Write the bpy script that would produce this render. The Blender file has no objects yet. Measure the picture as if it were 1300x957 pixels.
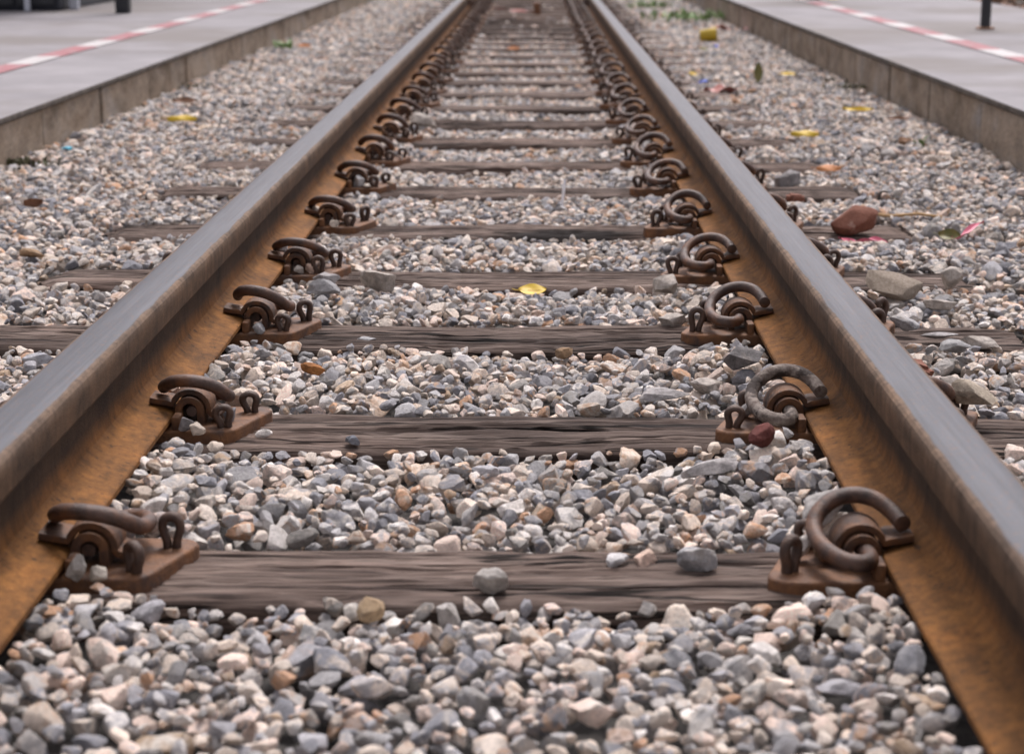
import bpy, bmesh, math, random
import numpy as np
from mathutils import Vector, Matrix, noise as mnoise

R = math.radians
random.seed(7)
rng = np.random.default_rng(11)
scene = bpy.context.scene
COL = scene.collection

# ------------------------------------------------------------------ camera
cam_d = bpy.data.cameras.new('camera')
cam = bpy.data.objects.new('camera', cam_d)
COL.objects.link(cam)
cam.location = (0.068, 0.0, 0.73)
cam.rotation_euler = (R(90 - 12.6), 0, R(0.736))
cam_d.sensor_fit = 'HORIZONTAL'
cam_d.sensor_width = 36
cam_d.lens = 65.2
cam_d.shift_y = -0.0342
cam_d.clip_start = 0.05
cam_d.clip_end = 2000
cam_d.dof.use_dof = True
cam_d.dof.focus_distance = 3.05
cam_d.dof.aperture_fstop = 6.3
scene.camera = cam

# ------------------------------------------------------------------ sky, sun, exposure
SUN_EL, SUN_AZ = 60, 12           # degrees; azimuth measured from +Y towards +X
world = bpy.data.worlds.new('World')
scene.world = world
world.use_nodes = True
wn = world.node_tree.nodes
wl = world.node_tree.links
bg = wn['Background']
sky = wn.new('ShaderNodeTexSky')
sky.sky_type = 'NISHITA'
sky.sun_disc = False
sky.sun_elevation = R(SUN_EL)
sky.sun_rotation = R(SUN_AZ)
sky.air_density = 1.0
sky.dust_density = 4.0
hs = wn.new('ShaderNodeHueSaturation')      # overcast: a nearly grey sky
hs.inputs['Saturation'].default_value = 0.16
wl.new(sky.outputs[0], hs.inputs['Color'])
mx = wn.new('ShaderNodeMix'); mx.data_type = 'RGBA'; mx.blend_type = 'MULTIPLY'
mx.inputs[0].default_value = 1.0
mx.inputs[7].default_value = (1.0, .955, 1.0, 1)
wl.new(hs.outputs[0], mx.inputs[6])
wl.new(mx.outputs[2], bg.inputs['Color'])
bg.inputs['Strength'].default_value = 0.11

sun_d = bpy.data.lights.new('sun', 'SUN')
sun_d.energy = 1.5
sun_d.angle = R(18)
sun_d.color = (1.0, 0.94, 0.91)
sun = bpy.data.objects.new('sun', sun_d)
COL.objects.link(sun)
sun.location = (3, 6, 12)
_d = Vector((math.sin(R(SUN_AZ)) * math.cos(R(SUN_EL)), math.cos(R(SUN_AZ)) * math.cos(R(SUN_EL)), math.sin(R(SUN_EL))))
sun.rotation_euler = (-_d).to_track_quat('-Z', 'Y').to_euler()

scene.view_settings.view_transform = 'Standard'
scene.view_settings.look = 'None'
scene.view_settings.gamma = 1
scene.view_settings.exposure = 0.95
scene.render.engine = 'CYCLES'
scene.cycles.use_denoising = True
scene.cycles.max_bounces = 6

# ------------------------------------------------------------------ helpers
def tag(o, label=None, cat=None, group=None, kind=None):
    if label: o['label'] = label
    if cat: o['category'] = cat
    if group: o['group'] = group
    if kind: o['kind'] = kind
    return o

def link(name, me, mat=None, parent=None):
    o = bpy.data.objects.new(name, me)
    COL.objects.link(o)
    if mat is not None and me is not None and not me.materials:
        me.materials.append(mat)
    if parent is not None:
        o.parent = parent
    return o

def empty(name, loc=(0, 0, 0), rz=0.0):
    o = bpy.data.objects.new(name, None)
    COL.objects.link(o)
    o.location = loc
    o.rotation_euler = (0, 0, rz)
    o.empty_display_size = 0.05
    return o

def mesh(name, v, f, smooth=False, angle=None):
    me = bpy.data.meshes.new(name)
    me.from_pydata([tuple(p) for p in v], [], f)
    me.update()
    if smooth:
        me.polygons.foreach_set('use_smooth', [True] * len(me.polygons))
    if angle:
        me.set_sharp_from_angle(angle=angle)
    return me

def bm_mesh(name, bm, smooth=False, angle=None):
    bmesh.ops.recalc_face_normals(bm, faces=bm.faces)
    me = bpy.data.meshes.new(name)
    bm.to_mesh(me)
    bm.free()
    if smooth:
        me.polygons.foreach_set('use_smooth', [True] * len(me.polygons))
    if angle:
        me.set_sharp_from_angle(angle=angle)
    return me

def box_bm(x0, x1, y0, y1, z0, z1, bev=0.0, seg=2, bm=None):
    b = bm or bmesh.new()
    r = bmesh.ops.create_cube(b, size=1)
    for v in r['verts']:
        v.co = Vector(((x0 + x1) / 2 + v.co.x * (x1 - x0), (y0 + y1) / 2 + v.co.y * (y1 - y0), (z0 + z1) / 2 + v.co.z * (z1 - z0)))
    if bev:
        es = list({e for v in r['verts'] for e in v.link_edges})
        bmesh.ops.bevel(b, geom=es, offset=bev, segments=seg, profile=0.6, affect='EDGES')
    return b

def catmull(pts, n=6, closed=False):
    P = [Vector(p) for p in pts]
    out = []
    m = len(P)
    for i in range(m - 1):
        p0 = P[max(i - 1, 0)]; p1 = P[i]; p2 = P[i + 1]; p3 = P[min(i + 2, m - 1)]
        for k in range(n):
            t = k / n
            out.append(0.5 * ((2 * p1) + (p2 - p0) * t + (2 * p0 - 5 * p1 + 4 * p2 - p3) * t * t + (3 * p1 - p0 - 3 * p2 + p3) * t ** 3))
    out.append(P[-1])
    return out

def tube_bm(path, rad, seg=12, bm=None, cap_bevel=0.0, flat=1.0):
    b = bm or bmesh.new()
    n = len(path)
    rads = [rad] * n if not hasattr(rad, '__len__') else list(rad)
    path = [Vector(p) for p in path]
    up = None
    rings = []
    for i, p in enumerate(path):
        t = (path[min(i + 1, n - 1)] - path[max(i - 1, 0)]).normalized()
        if up is None:
            up = t.orthogonal().normalized()
        up = (up - t * up.dot(t)).normalized()
        sd = t.cross(up)
        rings.append([b.verts.new(p + (up * math.cos(2 * math.pi * k / seg) + sd * math.sin(2 * math.pi * k / seg) * flat) * rads[i]) for k in range(seg)])
    for i in range(n - 1):
        for k in range(seg):
            b.faces.new((rings[i][k], rings[i][(k + 1) % seg], rings[i + 1][(k + 1) % seg], rings[i + 1][k]))
    b.faces.new(list(reversed(rings[0])))
    b.faces.new(rings[-1])
    return b

# ------------------------------------------------------------------ materials
def newmat(name):
    m = bpy.data.materials.new(name)
    m.use_nodes = True
    nt = m.node_tree
    return m, nt, nt.nodes['Principled BSDF']

def N(nt, typ, **kw):
    n = nt.nodes.new(typ)
    for k, v in kw.items():
        if k.startswith('i_'):
            n.inputs[k[2:].replace('_', ' ')].default_value = v
        else:
            setattr(n, k, v)
    return n

def ramp(nt, stops, interp='LINEAR'):
    n = nt.nodes.new('ShaderNodeValToRGB')
    n.color_ramp.interpolation = interp
    el = n.color_ramp.elements
    while len(el) > 1:
        el.remove(el[-1])
    el[0].position = stops[0][0]
    el[0].color = (*stops[0][1], 1) if len(stops[0][1]) == 3 else stops[0][1]
    for p, c in stops[1:]:
        e = el.new(p)
        e.color = (*c, 1)
    return n

def mixc(nt, a, b, fac, mode='MIX'):
    n = nt.nodes.new('ShaderNodeMix')
    n.data_type = 'RGBA'
    n.blend_type = mode
    for s, v in ((n.inputs[0], fac), (n.inputs[6], a), (n.inputs[7], b)):
        if hasattr(v, 'links') or isinstance(v, bpy.types.NodeSocket):
            nt.links.new(v, s)
        elif isinstance(v, (int, float)):
            s.default_value = v
        else:
            s.default_value = (*v, 1)
    return n.outputs[2]

def g3(v): return (v, v, v)

def coords(nt, scale=(1, 1, 1), obj=True, jitter=True):
    tc = N(nt, 'ShaderNodeTexCoord')
    mp = N(nt, 'ShaderNodeMapping')
    mp.inputs['Scale'].default_value = scale
    if jitter:
        oi = N(nt, 'ShaderNodeObjectInfo')
        ml = N(nt, 'ShaderNodeMath', operation='MULTIPLY')
        ml.inputs[1].default_value = 37.0
        nt.links.new(oi.outputs['Random'], ml.inputs[0])
        ad = N(nt, 'ShaderNodeVectorMath', operation='ADD')
        nt.links.new(tc.outputs['Object'], ad.inputs[0])
        nt.links.new(ml.outputs[0], ad.inputs[1])
        nt.links.new(ad.outputs[0], mp.inputs['Vector'])
    else:
        nt.links.new(tc.outputs['Object'], mp.inputs['Vector'])
    return mp.outputs[0], tc

def noise(nt, vec, scale, detail=4, rough=0.6, dist=0.0):
    n = N(nt, 'ShaderNodeTexNoise')
    n.inputs['Scale'].default_value = scale
    n.inputs['Detail'].default_value = detail
    n.inputs['Roughness'].default_value = rough
    n.inputs['Distortion'].default_value = dist
    nt.links.new(vec, n.inputs['Vector'])
    return n.outputs['Fac']

def bump(nt, h, strength, dist, bsdf):
    b = N(nt, 'ShaderNodeBump')
    b.inputs['Strength'].default_value = strength
    b.inputs['Distance'].default_value = dist
    nt.links.new(h, b.inputs['Height'])
    nt.links.new(b.outputs[0], bsdf.inputs['Normal'])

def mat_plain(name, c1, c2, scale=30, rough=0.8, bmp=0.3, dist=0.002, metal=0.0, lo=0.35, hi=0.65, extra=None):
    m, nt, p = newmat(name)
    v, _ = coords(nt)
    n1 = noise(nt, v, scale, 6, 0.65)
    rp = ramp(nt, [(lo, c1), (hi, c2)])
    nt.links.new(n1, rp.inputs[0])
    out = rp.outputs[0]
    if extra:                                   # (scale, lo, hi, colour): blotches
        n2 = noise(nt, v, extra[0], 5, 0.6)
        r2 = ramp(nt, [(extra[1], g3(0)), (extra[2], g3(1))])
        nt.links.new(n2, r2.inputs[0])
        out = mixc(nt, out, extra[3], r2.outputs[0])
    nt.links.new(out, p.inputs['Base Color'])
    p.inputs['Roughness'].default_value = rough
    p.inputs['Metallic'].default_value = metal
    if bmp:
        bump(nt, noise(nt, v, scale * 4, 4, 0.7), bmp, dist, p)
    return m

M = {}

def stone_material():
    m, nt, p = newmat('ballast_stone')
    L = nt.links
    tc = N(nt, 'ShaderNodeTexCoord')
    oi = N(nt, 'ShaderNodeObjectInfo')
    ml = N(nt, 'ShaderNodeMath', operation='MULTIPLY'); ml.inputs[1].default_value = 91.7
    L.new(oi.outputs['Random'], ml.inputs[0])
    fr = N(nt, 'ShaderNodeMath', operation='FRACT'); L.new(ml.outputs[0], fr.inputs[0])
    ml3 = N(nt, 'ShaderNodeMath', operation='MULTIPLY'); ml3.inputs[1].default_value = 1373.3
    L.new(oi.outputs['Random'], ml3.inputs[0])
    fr3 = N(nt, 'ShaderNodeMath', operation='FRACT'); L.new(ml3.outputs[0], fr3.inputs[0])
    ad = N(nt, 'ShaderNodeVectorMath', operation='ADD')
    L.new(tc.outputs['Object'], ad.inputs[0]); L.new(ml.outputs[0], ad.inputs[1])
    vec = ad.outputs[0]
    c1 = ramp(nt, [(0, (.33, .33, .36)), (.11, (.42, .41, .43)), (.20, (.25, .25, .27)), (.24, (.50, .485, .485)),
                   (.34, (.63, .59, .56)), (.43, (.84, .71, .60)), (.60, (.88, .70, .60)), (.72, (.80, .70, .61)), (.80, (.84, .79, .75)), (.84, (.52, .39, .28)),
                   (.86, (.33, .31, .29)), (.91, (.64, .39, .25)), (.935, (.38, .37, .37)), (.96, (.84, .79, .74))], 'CONSTANT')
    L.new(oi.outputs['Random'], c1.inputs[0])
    c2 = ramp(nt, [(0, (.43, .42, .43)), (.25, (.78, .67, .57)), (.5, (.33, .32, .335)), (.64, (.62, .40, .26)), (.8, (.82, .76, .69)), (.9, (.5, .46, .42))], 'CONSTANT')
    L.new(fr.outputs[0], c2.inputs[0])
    n1 = noise(nt, vec, 1.1, 4, 0.6, 0.6)
    r1 = ramp(nt, [(.47, g3(0)), (.62, g3(.85))])
    L.new(n1, r1.inputs[0])
    col = mixc(nt, c1.outputs[0], c2.outputs[0], r1.outputs[0])
    n2 = noise(nt, vec, 5.5, 6, 0.75)
    r2 = ramp(nt, [(.3, g3(.70)), (.7, g3(1.32))])
    L.new(n2, r2.inputs[0])
    col = mixc(nt, col, r2.outputs[0], 1.0, 'MULTIPLY')
    br = N(nt, 'ShaderNodeMapRange'); br.inputs[3].default_value = .72; br.inputs[4].default_value = 1.22
    L.new(fr3.outputs[0], br.inputs[0])
    sc_ = N(nt, 'ShaderNodeVectorMath', operation='SCALE')
    L.new(col, sc_.inputs[0]); L.new(br.outputs[0], sc_.inputs['Scale'])
    L.new(sc_.outputs[0], p.inputs['Base Color'])
    p.inputs['Roughness'].default_value = 0.88
    p.inputs['Specular IOR Level'].default_value = 0.3
    bump(nt, noise(nt, vec, 4.5, 6, 0.8), 0.55, 0.22, p)
    return m

def hero_stone_material():
    m, nt, p = newmat('picked_stone')
    L = nt.links
    oi = N(nt, 'ShaderNodeObjectInfo')
    v, _ = coords(nt)
    n1 = noise(nt, v, 45, 5, 0.65, .5)
    r1 = ramp(nt, [(.36, g3(.62)), (.66, g3(1.28))])
    L.new(n1, r1.inputs[0])
    col = mixc(nt, oi.outputs['Color'], r1.outputs[0], 1.0, 'MULTIPLY')
    n2 = noise(nt, v, 22, 4, .6)
    r2 = ramp(nt, [(.55, g3(0)), (.72, g3(.45))])
    L.new(n2, r2.inputs[0])
    col = mixc(nt, col, (.42, .36, .30), r2.outputs[0])
    n3 = noise(nt, v, 260, 4, .7)
    r3 = ramp(nt, [(.3, g3(.75)), (.7, g3(1.18))])
    L.new(n3, r3.inputs[0])
    col = mixc(nt, col, r3.outputs[0], 1.0, 'MULTIPLY')
    L.new(col, p.inputs['Base Color'])
    p.inputs['Roughness'].default_value = 0.88
    p.inputs['Specular IOR Level'].default_value = 0.3
    bump(nt, noise(nt, v, 160, 6, .75), 0.6, 0.004, p)
    return m

def wood_material(name='weathered_wood', scorch=None):
    m, nt, p = newmat(name)
    L = nt.links
    v, tc = coords(nt, (2.6, 62, 62))
    v2, _ = coords(nt, (0.9, 5, 5))
    v3, _ = coords(nt, (7, 240, 240))
    n1 = noise(nt, v, 1.0, 8, .68, .15)
    r1 = ramp(nt, [(.33, (.022, .015, .012)), (.41, (.085, .060, .050)), (.52, (.158, .117, .098)), (.68, (.255, .200, .172))])
    L.new(n1, r1.inputs[0])
    n2 = noise(nt, v2, 1.4, 4, .6)
    r2 = ramp(nt, [(.34, (.30, .28, .28)), (.54, (1, 1, 1)), (.7, (1.2, 1.15, 1.12))])
    L.new(n2, r2.inputs[0])
    col = mixc(nt, r1.outputs[0], r2.outputs[0], .85, 'MULTIPLY')
    n3 = noise(nt, v3, 1.0, 3, .6)
    r3 = ramp(nt, [(.32, g3(.45)), (.5, g3(1.0)), (.7, g3(1.2))])
    L.new(n3, r3.inputs[0])
    col = mixc(nt, col, r3.outputs[0], .8, 'MULTIPLY')
    v4, _ = coords(nt, (1.1, 36, 36))
    n4 = noise(nt, v4, 1.0, 2, .5, .25)
    r4 = ramp(nt, [(.478, g3(1)), (.494, g3(.10)), (.506, g3(.10)), (.522, g3(1))])
    L.new(n4, r4.inputs[0])
    n5 = noise(nt, v2, 2.2, 3, .6)
    r5 = ramp(nt, [(.40, g3(0)), (.48, g3(1))]); L.new(n5, r5.inputs[0])
    col = mixc(nt, col, mixc(nt, col, r4.outputs[0], 1.0, 'MULTIPLY'), r5.outputs[0])
    oi = N(nt, 'ShaderNodeObjectInfo')
    mr = N(nt, 'ShaderNodeMapRange'); mr.inputs[3].default_value = .78; mr.inputs[4].default_value = 1.2
    L.new(oi.outputs['Random'], mr.inputs[0])
    sc_ = N(nt, 'ShaderNodeVectorMath', operation='SCALE')
    L.new(col, sc_.inputs[0]); L.new(mr.outputs[0], sc_.inputs['Scale'])
    out = sc_.outputs[0]
    if scorch:                                   # a burnt patch with a ragged outline
        t2 = N(nt, 'ShaderNodeTexCoord'); mp = N(nt, 'ShaderNodeMapping')
        mp.inputs['Location'].default_value = (-scorch[0] / scorch[2], -scorch[1] / scorch[3], 0)
        mp.inputs['Scale'].default_value = (1 / scorch[2], 1 / scorch[3], 4)
        L.new(t2.outputs['Object'], mp.inputs['Vector'])
        ln = N(nt, 'ShaderNodeVectorMath', operation='LENGTH'); L.new(mp.outputs[0], ln.inputs[0])
        sb = N(nt, 'ShaderNodeMath', operation='MULTIPLY_ADD'); sb.inputs[1].default_value = .9
        L.new(n2, sb.inputs[0]); L.new(ln.outputs['Value'], sb.inputs[2])
        rs_ = ramp(nt, [(.55, g3(1)), (.78, g3(0))])
        hf = N(nt, 'ShaderNodeMath', operation='MULTIPLY'); hf.inputs[1].default_value = .5
        L.new(sb.outputs[0], hf.inputs[0]); L.new(hf.outputs[0], rs_.inputs[0])
        out = mixc(nt, out, (.016, .012, .011), rs_.outputs[0])
    L.new(out, p.inputs['Base Color'])
    p.inputs['Roughness'].default_value = .9
    p.inputs['Specular IOR Level'].default_value = .2
    bump(nt, mixc(nt, mixc(nt, n1, n3, .4), r4.outputs[0], .25), 1.0, .009, p)
    return m

def rail_material():
    m, nt, p = newmat('rail_steel')
    L = nt.links
    tc = N(nt, 'ShaderNodeTexCoord')
    mp = N(nt, 'ShaderNodeMapping'); mp.inputs['Scale'].default_value = (1, .35, 1)
    L.new(tc.outputs['Object'], mp.inputs['Vector'])
    sx = N(nt, 'ShaderNodeSeparateXYZ'); L.new(tc.outputs['Object'], sx.inputs[0])
    nA = noise(nt, mp.outputs[0], 28, 6, .65)
    mp2 = N(nt, 'ShaderNodeMapping'); mp2.inputs['Scale'].default_value = (1, 1, .12)
    L.new(tc.outputs['Object'], mp2.inputs['Vector'])
    nV = noise(nt, mp2.outputs[0], 55, 5, .65)       # rust runs down the web
    nF = noise(nt, tc.outputs['Object'], 330, 4, .7)
    # height with wobble
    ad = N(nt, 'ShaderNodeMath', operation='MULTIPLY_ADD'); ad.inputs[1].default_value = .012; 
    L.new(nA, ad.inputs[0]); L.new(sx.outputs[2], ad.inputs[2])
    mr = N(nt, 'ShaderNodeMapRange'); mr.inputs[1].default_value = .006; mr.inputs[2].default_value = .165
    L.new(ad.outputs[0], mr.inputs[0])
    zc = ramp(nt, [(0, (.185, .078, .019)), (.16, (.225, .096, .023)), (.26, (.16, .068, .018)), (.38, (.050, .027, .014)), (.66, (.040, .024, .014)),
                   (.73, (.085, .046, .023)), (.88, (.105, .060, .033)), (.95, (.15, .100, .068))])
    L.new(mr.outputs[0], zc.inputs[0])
    rA = ramp(nt, [(.30, g3(.58)), (.48, g3(.98)), (.68, g3(1.28))]); L.new(nA, rA.inputs[0])
    col = mixc(nt, zc.outputs[0], rA.outputs[0], 1.0, 'MULTIPLY')
    rV = ramp(nt, [(.34, g3(.42)), (.64, g3(1.25))]); L.new(nV, rV.inputs[0])
    col = mixc(nt, col, rV.outputs[0], .6, 'MULTIPLY')
    rF = ramp(nt, [(.3, g3(.72)), (.7, g3(1.22))]); L.new(nF, rF.inputs[0])
    col = mixc(nt, col, rF.outputs[0], .8, 'MULTIPLY')
    nB = noise(nt, tc.outputs['Object'], 9, 6, .7)                 # big darker scabs and paler dust
    rB = ramp(nt, [(.38, (.42, .40, .42)), (.52, (1, 1, 1)), (.70, (1.25, 1.12, 1.0))]); L.new(nB, rB.inputs[0])
    col = mixc(nt, col, rB.outputs[0], .5, 'MULTIPLY')
    nP = noise(nt, tc.outputs['Object'], 75, 4, .6)
    rP = ramp(nt, [(.62, g3(0)), (.68, g3(.75))]); L.new(nP, rP.inputs[0])
    col = mixc(nt, col, (.035, .018, .011), rP.outputs[0])
    # worn bright running surface: the crown of the head
    ab = N(nt, 'ShaderNodeMath', operation='ABSOLUTE'); L.new(sx.outputs[0], ab.inputs[0])
    wv = N(nt, 'ShaderNodeMath', operation='MULTIPLY_ADD'); wv.inputs[1].default_value = .010
    L.new(nA, wv.inputs[0]); L.new(ab.outputs[0], wv.inputs[2])
    wx = N(nt, 'ShaderNodeMapRange'); wx.inputs[1].default_value = .0345; wx.inputs[2].default_value = .0315; wx.interpolation_type = 'SMOOTHSTEP'
    L.new(wv.outputs[0], wx.inputs[0])
    wh = N(nt, 'ShaderNodeMapRange'); wh.inputs[1].default_value = .150; wh.inputs[2].default_value = .154
    L.new(sx.outputs[2], wh.inputs[0])
    wz = N(nt, 'ShaderNodeMath', operation='MULTIPLY')
    L.new(wx.outputs[0], wz.inputs[0]); L.new(wh.outputs[0], wz.inputs[1])
    mpS = N(nt, 'ShaderNodeMapping'); mpS.inputs['Scale'].default_value = (60, 1.2, 1)
    L.new(tc.outputs['Object'], mpS.inputs['Vector'])
    nS = noise(nt, mpS.outputs[0], 3.0, 5, .7)
    rS = ramp(nt, [(.3, (.045, .046, .053)), (.7, (.092, .094, .106))]); L.new(nS, rS.inputs[0])
    spk = noise(nt, tc.outputs['Object'], 150, 5, .75)
    rK = ramp(nt, [(.57, g3(0)), (.68, g3(.8))]); L.new(spk, rK.inputs[0])
    steel = mixc(nt, rS.outputs[0], (.17, .085, .04), rK.outputs[0])
    col = mixc(nt, col, steel, wz.outputs[0])
    L.new(col, p.inputs['Base Color'])
    mm = N(nt, 'ShaderNodeMath', operation='MULTIPLY'); mm.inputs[1].default_value = .35
    L.new(wz.outputs[0], mm.inputs[0]); L.new(mm.outputs[0], p.inputs['Metallic'])
    rr = N(nt, 'ShaderNodeMapRange'); rr.inputs[3].default_value = .78; rr.inputs[4].default_value = .50
    p.inputs['Specular IOR Level'].default_value = .25
    L.new(wz.outputs[0], rr.inputs[0]); L.new(rr.outputs[0], p.inputs['Roughness'])
    inv = N(nt, 'ShaderNodeMapRange'); inv.inputs[3].default_value = .8; inv.inputs[4].default_value = .16
    L.new(wz.outputs[0], inv.inputs[0])
    b = N(nt, 'ShaderNodeBump'); b.inputs['Distance'].default_value = .0025
    L.new(inv.outputs[0], b.inputs['Strength']); L.new(nF, b.inputs['Height']); L.new(b.outputs[0], p.inputs['Normal'])
    return m

def concrete_face_material():
    m, nt, p = newmat('stained_concrete')
    L = nt.links
    v, _ = coords(nt, (1, .55, 1))
    vs, _ = coords(nt, (1.0, .5, 1.0))
    n1 = noise(nt, v, 4.2, 7, .68, .8)
    r1 = ramp(nt, [(.30, (.105, .072, .046)), (.42, (.225, .166, .115)), (.54, (.31, .245, .185)), (.64, (.29, .25, .215)), (.75, (.31, .30, .305))])
    L.new(n1, r1.inputs[0])
    n2 = noise(nt, vs, 9, 6, .7)
    r2 = ramp(nt, [(.36, g3(.45)), (.56, g3(1.12))]); L.new(n2, r2.inputs[0])
    col = mixc(nt, r1.outputs[0], r2.outputs[0], .6, 'MULTIPLY')
    n3 = noise(nt, v, 60, 5, .7)
    r3 = ramp(nt, [(.3, g3(.75)), (.7, g3(1.15))]); L.new(n3, r3.inputs[0])
    col = mixc(nt, col, r3.outputs[0], .8, 'MULTIPLY')
    L.new(col, p.inputs['Base Color'])
    p.inputs['Roughness'].default_value = .92
    bump(nt, noise(nt, v, 35, 6, .75), .8, .01, p)
    return m

M['stone'] = stone_material()
M['hero'] = hero_stone_material()
M['wood'] = wood_material()
M['wood_scorched'] = wood_material('scorched_wood', (.13, -.05, .17, .07))
M['rail'] = rail_material()
M['face'] = concrete_face_material()
M['plate'] = mat_plain('rusty_cast_iron', (.082, .037, .018), (.185, .076, .025), 38, .68, .9, .0022, extra=(22, .54, .68, (.056, .031, .023)))
M['shoulder'] = mat_plain('rusty_housing', (.068, .031, .016), (.165, .068, .023), 50, .66, .9, .0022, extra=(30, .48, .64, (.045, .026, .020)))
M['clip'] = mat_plain('brown_spring_steel', (.036, .020, .015), (.095, .051, .036), 55, .55, .9, .0016, extra=(26, .50, .64, (.130, .056, .026)))
M['clip_pale'] = mat_plain('flaking_spring_steel', (.09, .058, .045), (.30, .255, .22), 60, .75, .9, .004, extra=(40, .50, .58, (.040, .026, .021)))
M['spike'] = mat_plain('rusty_spike', (.036, .020, .015), (.085, .044, .027), 60, .6, .8, .0015)
M['platform'] = mat_plain('platform_concrete', (.165, .155, .163), (.235, .222, .232), 2.2, .85, .5, .003, extra=(0.8, .46, .62, (.150, .134, .128)))
M['edge'] = mat_plain('grimy_concrete_edge', (.045, .036, .028), (.13, .108, .090), 14, .92, .6, .004)
M['earth'] = mat_plain('bare_earth', (.055, .045, .036), (.12, .10, .08), 3, .95, .6, .02)
M['bed'] = mat_plain('ballast_fines', (.05, .047, .045), (.13, .12, .112), 60, .95, .8, .01)
M['red_paint'] = mat_plain('worn_red_paint', (.24, .060, .072), (.30, .105, .118), 14, .7, .2, .001, extra=(16, .48, .62, (.24, .165, .17)))
M['white_paint'] = mat_plain('worn_white_paint', (.33, .31, .31), (.46, .445, .44), 14, .7, .2, .001)
M['black_metal'] = mat_plain('dark_paint', (.012, .013, .017), (.028, .029, .034), 12, .5, .15, .001)
M['navy'] = mat_plain('dark_panel', (.008, .010, .018), (.022, .024, .034), 4, .6, .15, .002)
M['pale_post'] = mat_plain('pale_post_paint', (.42, .44, .50), (.56, .57, .62), 9, .55, .2, .001)
M['rusty_foot'] = mat_plain('rusty_flange', (.25, .12, .06), (.36, .22, .14), 40, .8, .4, .001)
M['brick'] = mat_plain('worn_brick', (.15, .055, .034), (.21, .085, .055), 35, .92, .7, .003, extra=(30, .6, .75, (.30, .19, .15)))
M['concrete_chunk'] = mat_plain('rough_mortar', (.27, .215, .165), (.42, .35, .285), 190, .95, 1.0, .005)
M['leaf_yellow'] = mat_plain('yellow_leaf', (.52, .34, .010), (.62, .43, .025), 60, .55, .2, .001)
M['leaf_green'] = mat_plain('dying_green_leaf', (.17, .13, .03), (.10, .11, .025), 60, .55, .2, .001)
M['leaf_brown'] = mat_plain('dry_brown_leaf', (.10, .045, .022), (.20, .085, .035), 60, .7, .3, .001)
M['leaf_orange'] = mat_plain('dry_orange_leaf', (.42, .16, .05), (.55, .24, .09), 60, .65, .3, .001)
M['weed'] = mat_plain('weed_green', (.09, .17, .035), (.17, .26, .08), 30, .6, .2, .001)
M['moss'] = mat_plain('moss', (.045, .05, .02), (.10, .085, .045), 60, .9, .6, .003)
M['pink'] = mat_plain('pink_plastic', (.50, .07, .13), (.60, .16, .23), 50, .45, .3, .001)
M['red_plastic'] = mat_plain('faded_red_plastic', (.36, .11, .09), (.44, .18, .15), 50, .5, .2, .001)
M['blue'] = mat_plain('blue_plastic', (.02, .08, .55), (.04, .14, .65), 50, .4, .1, .001)
M['cyan'] = mat_plain('cyan_plastic', (.02, .32, .48), (.06, .42, .58), 50, .4, .1, .001)
M['yellow_cup'] = mat_plain('yellow_plastic', (.40, .27, .01), (.48, .33, .02), 20, .4, .1, .001)
M['stick'] = mat_plain('tan_stick', (.36, .22, .10), (.48, .31, .15), 60, .8, .3, .001)
M['pin'] = mat_plain('bare_metal_pin', (.70, .68, .70), (.82, .80, .82), 60, .4, .2, .0005, metal=.1)

# ------------------------------------------------------------------ ground
g = link('ground', mesh('ground', [(-400, -200, -.10), (400, -200, -.10), (400, 600, -.10), (-400, 600, -.10)], [(0, 1, 2, 3)]), M['earth'])
tag(g, kind='structure')

# ------------------------------------------------------------------ ballast bed
GAUGE_X = .535                      # rail centre line
PLAT_L, PLAT_R = -1.575, 1.565      # platform faces
YS = [2.048, 2.672, 3.335, 3.912, 4.548, 5.25, 5.86, 6.51, 7.15]
while YS[-1] < 20.3:
    YS.append(YS[-1] + .643 + random.uniform(-.03, .03))
NS = len(YS)

bv, bf = [], []
nx, ny = 40, 60
for j in range(ny + 1):
    for i in range(nx + 1):
        x = PLAT_L - .02 + (PLAT_R - PLAT_L + .04) * i / nx
        y = -.5 + 45.5 * (j / ny) ** 1.6
        bv.append((x, y, -.052 + .004 * mnoise.noise((x * 4, y * 4, 0))))
for j in range(ny):
    for i in range(nx):
        a = j * (nx + 1) + i
        bf.append((a, a + 1, a + nx + 2, a + nx + 1))
bed = link('ballast_bed', mesh('ballast_bed', bv, bf, True), M['bed'])
tag(bed, kind='structure')

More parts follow.
